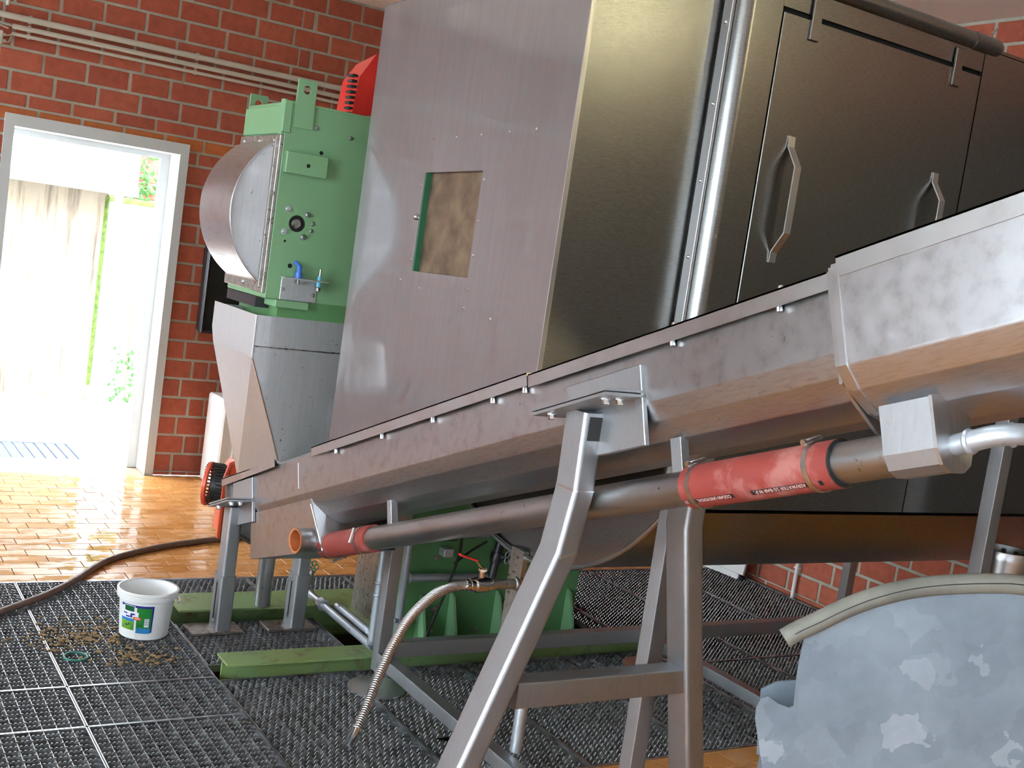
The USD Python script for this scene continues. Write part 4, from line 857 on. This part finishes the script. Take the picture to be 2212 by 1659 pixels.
bk.part('label_text', cat([on_bucket(202, 213, .105, .110, .001), on_bucket(222, 232, .104, .110, .001), on_bucket(209, 220, .092, .098, .001), on_bucket(221, 226, .092, .106, .001)]), m_navy, of=lb_)
bk.part('label_flag', on_bucket(229, 246, .085, .0965, .0012), m_lred, of=lb_)
bk.part('label_flag_text', on_bucket(233, 242, .0895, .0925, .0015), m_lwhite, of=lb_)
bk.part('label_picture', on_bucket(L0, 231, .040, .088, .0006), m_lime, of=lb_)
bk.part('label_sky', on_bucket(L0, 231, .076, .088, .0009), m_lblue, of=lb_)
bk.part('label_motif', cat([on_bucket(208, 216, .056, .062, .001), on_bucket(217, 220, .060, .068, .001)]), m_linkd, of=lb_)
bk.part('label_code', on_bucket(254, 264, .058, .093, .0009), m_lwhite, of=lb_)
bk.part('label_code_bar', cat([on_bucket(254.6, 263.4, z, z+.0024, .0012) for z in np.arange(.064, .092, .0042)]), m_lgrey, of=lb_)
bk.part('label_ink', cat([on_bucket(239, 245, .0455, .048, .0008), on_bucket(240, 243.5, .062, .067, .0008), on_bucket(246, 249, .062, .067, .0008)]), m_linkd, of=lb_)
a_ = math.radians(318); ea = A([bc[0]+.115*math.cos(a_), bc[1]+.115*math.sin(a_), H-.025])
bk.part('handle', sweep(arcpath([ea, ea+A([.012, -.004, -.012]), ea+A([.035, .035, -.022]), ea+A([.045, .10, -.024]), ea+A([.0, .17, -.016]), A([bc[0]-.0+.115*math.cos(a_+math.pi*.62), bc[1]+.115*math.sin(a_+math.pi*.62), H-.025])], 7), circ(.0026, 8)), m_white, 40)
bk.part('handle_boss', cat([lathe([(0, 0), (.009, 0), (.008, .008), (0, .009)], ea-A([.008*math.cos(a_), .008*math.sin(a_), 0]), (math.cos(a_), math.sin(a_), 0), 14)]), m_white, 40)
gh = arcpath([(.42, 4.45, .016), (.60, 4.64, .016), (.79, 4.83, .017), (.99, 5.02, .018), (1.15, 5.22, .018), (1.348, 5.51, .016), (1.59, 5.70, .016), (1.81, 5.81, .016), (2.05, 5.89, .016), (2.5, 5.98, .016), (3.0, 5.95, .016)], 8)
single('floor_hose', 'brown rubber hose curving over the floor tiles and gratings at the left', 'hose', sweep(gh, circ(.0155, 14)), m_hosebrown, 60)

# galvanised bin at the lower right, close to the camera
bn = Thing('galvanised_bin', 'large galvanised sheet metal bin with rubber edged rim in the lower right corner', 'bin', (1.7, 1.3, 0))
O2 = A([1.42, 1.30, 0.]); E1 = unit((.845, -.535, 0)); E2 = A([0, 0, 1.]); E3 = unit((.535, .845, 0))
CAMP = A([0, 0, CAMZ])
prof = [(.0, .0), (.0, .90), (-.004, .925), (-.017, .968), (-.0285, 1.004), (-.0295, 1.022), (-.024, 1.040), (-.0135, 1.046), (.004, 1.036), (.024, 1.031), (.0305, 1.036), (.027, 1.10), (.0285, 1.165)]
rimp = [(-.003, 1.146), (.018, 1.163), (.046, 1.182), (.075, 1.203), (.108, 1.224), (.142, 1.2415), (.182, 1.258), (.223, 1.270), (.267, 1.2795), (.318, 1.288), (.365, 1.292), (.52, 1.292), (.72, 1.27), (.90, 1.22)]
face = Polygon(prof+[(x, z-.004) for x, z in rimp[3:]]+[(.90, 0)])
bn.part('front_sheet', prism(face, O2, E1, E2, E3*.004), m_spangle, label='front sheet with zinc spangle')
rp = arcpath([O2+x*E1+z*E2+E3*.002 for x, z in rimp], 5)
bn.part('rim_guard', sweep(rp, circ(.0165, 14)), m_rim, 60, label='grey slit rubber guard on the rim')
bn.part('rim_slit', sweep([p-E3*.0165*.92+A([0, 0, .004]) for p in rp[3:]], circ(.0011, 5)), m_blackrub, of=bn.path+'/rim_guard')
bn.part('side_sheet', hull([O2+.012*E1+E3*.004, O2+.05*E1+E3*.30, O2+.016*E1+E3*.004, O2+.054*E1+E3*.30, O2+.012*E1+E3*.004+E2*.9, O2+.07*E1+E3*.30+E2*.9, O2+.016*E1+E3*.004+E2*.9, O2+.074*E1+E3*.30+E2*.9]), m_spangle)
bn.part('inner_sheet', prism([(.0, .92), (-.012, 1.035), (.012, 1.052), (.045, 1.060), (.80, 1.06), (.80, .92)], O2+E3*.06, E1, E2, E3*.004), m_spangle)
bn.part('bottom', hull([O2+.01*E1, O2+.9*E1, O2+.05*E1+E3*.3, O2+.9*E1+E3*.3, O2+.01*E1+E2*.01, O2+.9*E1+E2*.01, O2+.05*E1+E3*.3+E2*.01, O2+.9*E1+E3*.3+E2*.01]), m_spangle)

# ================================================================ OUTSIDE THE DOOR
yard = Thing('yard_ground', kind=S); yard.part('ground', box(-14, 16, YB+.245, 24, -.2, -.02), m_ground); yard.part('ground', box(-24, XL-.245, -14, YB+.24, -.2, -.02), m_ground)
rw = Thing('yard_wall', kind=S)
rw.part('retaining_wall', box(-8, 2.245, 10.5, 10.9, -.02, 1.795), m_concrete, label='stained concrete wall in the yard')
rw.part('moss_edge', box(2.212, 2.262, 10.49, 10.6, .1, 1.79, .02), m_moss, label='mossy green corner of the concrete wall')
rw.part('slab', box(-8, 2.44, 10.25, 12.0, 1.795, 1.880), m_slab, label='projecting concrete slab')
rw.part('white_fascia', box(-8, 2.43, 10.27, 11.9, 1.880, 3.4), m_render)
rw.part('garden_wall', box(2.0, 6.5, 12.6, 12.8, -.02, 1.78), m_render)
rw.part('moss_cap', box(2.5, 3.6, 12.58, 12.82, 1.74, 1.80, .015), m_moss)
bw = []
for r in range(12):
    for k in range(9):
        x = 2.75+.25*k+(.12 if r % 2 else 0); bw.append(box(x, x+.238, 12.95, 13.1, 1.55+.09*r, 1.55+.09*r+.078, .003))
for m in bw: rw.part('brick', m, m_brick)
rw.part('brick_backing', box(2.6, 5.2, 12.965, 13.2, -.02, 2.64), m_mortar)
single('downpipe', 'zinc downpipe with brackets at the mossy wall corner outside the door', 'downpipe', cat([rod((2.325, 10.46, -.02), (2.325, 10.46, 1.79), .038, 18), ring((2.325, 10.46, 1.52), (0, 0, 1), .04, .01, 20, 6), ring((2.325, 10.46, .75), (0, 0, 1), .04, .01, 20, 6)]), m_zincpipe, 40)
rng = random.Random(5)
def leaves(c, sx, sy, sz, n, size):
    out = []
    for _ in range(n):
        p = A([c[0]+rng.uniform(-sx, sx), c[1]+rng.uniform(-sy, sy), c[2]+rng.uniform(-sz, sz)]); a = rng.uniform(0, 6.28); e1 = unit((math.cos(a), .4*rng.uniform(-1, 1), math.sin(a))); e2 = unit(np.cross(e1, (.2, 1, .1)))
        s = size*rng.uniform(.6, 1.2); out.append((A([p, p+s*.6*e1+s*.35*e2, p+s*1.2*e1, p+s*.6*e1-s*.35*e2, p+s*.5*e1+A([0, -.012, 0])]), A([(0, 1, 4), (1, 2, 4), (2, 3, 4), (3, 0, 4)])))
    return cat(out)
iv = Thing('ivy', 'green ivy climbing the brick wall beyond the door', 'ivy', (2.95, 12.9, 1.6))
iv.part('foliage', leaves((2.98, 12.87, 2.15), .22, .025, .42, 150, .085), m_leaf, kind='stuff'); iv.part('stem', cat([sweep(arcpath([(2.95, 12.90, 1.82), (2.9, 12.90, 1.95), (3.02, 12.90, 2.2), (2.92, 12.90, 2.5)], 6), circ(.008, 6))]), m_stem)
wd = Thing('weeds', 'tuft of weeds growing at the foot of the yard wall', 'weeds', (2.45, 10.4, -.02))
wd.part('foliage', leaves((2.58, 10.45, .20), .16, .05, .24, 60, .05), m_leaf, kind='stuff'); wd.part('stem', cat([rod((2.56, 10.45, -.02), (2.52, 10.45, .9), .005, 6), rod((2.62, 10.45, -.02), (2.65, 10.45, .5), .004, 6)]), m_stem)
yg = Thing('yard_drain', 'blue-grey drain grating in the yard in front of the door', 'drain grating', (1.35, 8.1, -.02))
m_drain = paint('drain_zinc', (.045, .065, .11), None, .7)
for k in range(12):
    yg.part('drain_bar', box(.92+.070*k, .92+.070*k+.058, 7.90, 8.42, -.02, -.008, .002), m_drain)
yg.part('drain_frame', cat([box(.90, 1.77, 7.87, 7.90, -.02, -.005), box(.90, 1.77, 8.42, 8.45, -.02, -.005)]), m_galv)

for k, lab in enumerate(('unseen dark cabinet that darkens the steel reflections, nearest the drum', 'unseen dark cabinet that darkens the steel reflections, in the middle of three', 'unseen dark cabinet that darkens the steel reflections, at the front')):  # out of view, placed to darken what the drum steel reflects
    y1 = 1.95-1.55*k; sc = Thing('switch_cabinet', lab, 'cabinet', (4.8, y1-.75, 0))
    sc.part('body', box(4.58, 5.07, y1-1.5, y1, .08, 2.75, .01), m_cab); sc.part('plinth', box(4.60, 5.07, y1-1.5, y1, 0, .08), m_blackrub)
    for d in (0, 1): sc.part('door', box(4.562, 4.58, y1-1.49+.75*d, y1-.76+.75*d, .10, 2.73, .004), m_cab)
# ================================================================ LEFT OF THE PICTURE, SEEN ONLY AS REFLECTIONS IN THE STEEL
bench = Thing('bench', 'grey bench by the back wall left of the door', 'bench', (0., 7.0, 0))
bench.part('top', box(-.60, .60, 6.70, 7.40, .72, .76, .008), m_lid)
for x in (-.55, .55):
    for y in (6.76, 7.34): bench.part('leg', box(x-.02, x+.02, y-.02, y+.02, 0, .72), m_tube)
ub = Thing('upturned_bucket', 'white bucket turned upside down on the bench', 'bucket', (.12, 6.93, .76))
ub.part('body', lathe([(.145, 0), (.15, .004), (.15, .02), (.14, .022), (.112, .275), (.105, .28), (0, .28)], (.12, 6.93, .76), (0, 0, 1), 36), m_white, 35)
rc = Thing('red_canister', 'red canister with a white cap standing on the floor beside the bench', 'canister', (-.80, 6.6, 0)); rc.part('body', box(-1.0, -.64, 6.45, 6.70, 0, .66, .03), m_red); rc.part('cap', rod((-.72, 6.55, .66), (-.72, 6.55, .71), .03, 14), m_white, 40)
bs = Thing('blue_crate', 'blue plastic crate on the bench behind the upturned bucket', 'crate', (.42, 7.2, .76)); bs.part('body', box(.28, .56, 7.1, 7.38, .76, 1.20, .01), m_blue)
for i, (x, y) in enumerate(((-.02, 6.85), (3.87, -.55))):
    lp = Thing('ceiling_lamp', ('round opal ceiling lamp near the back wall', 'round lit ceiling lamp at the front of the room')[i], 'lamp', (x, y, CEIL))
    lp.part('base', lathe([(0, 0), (.19, 0), (.19, -.025), (0, -.025)], (x, y, CEIL), (0, 0, 1), 32), m_whitepaint)
    if i: lp.part('ring_tube', ring((x, y, CEIL-.055), (0, 0, 1), .15, .016, 40, 10), m_lampglass, True); lp.part('tube_holder', box(x-.16, x+.16, y-.012, y+.012, CEIL-.04, CEIL-.024), m_whitepaint)
    else: lp.part('shade', lathe([(0, -.11), (.10, -.10), (.16, -.07), (.18, -.025)], (x, y, CEIL), (0, 0, 1), 32), m_opal, 40)
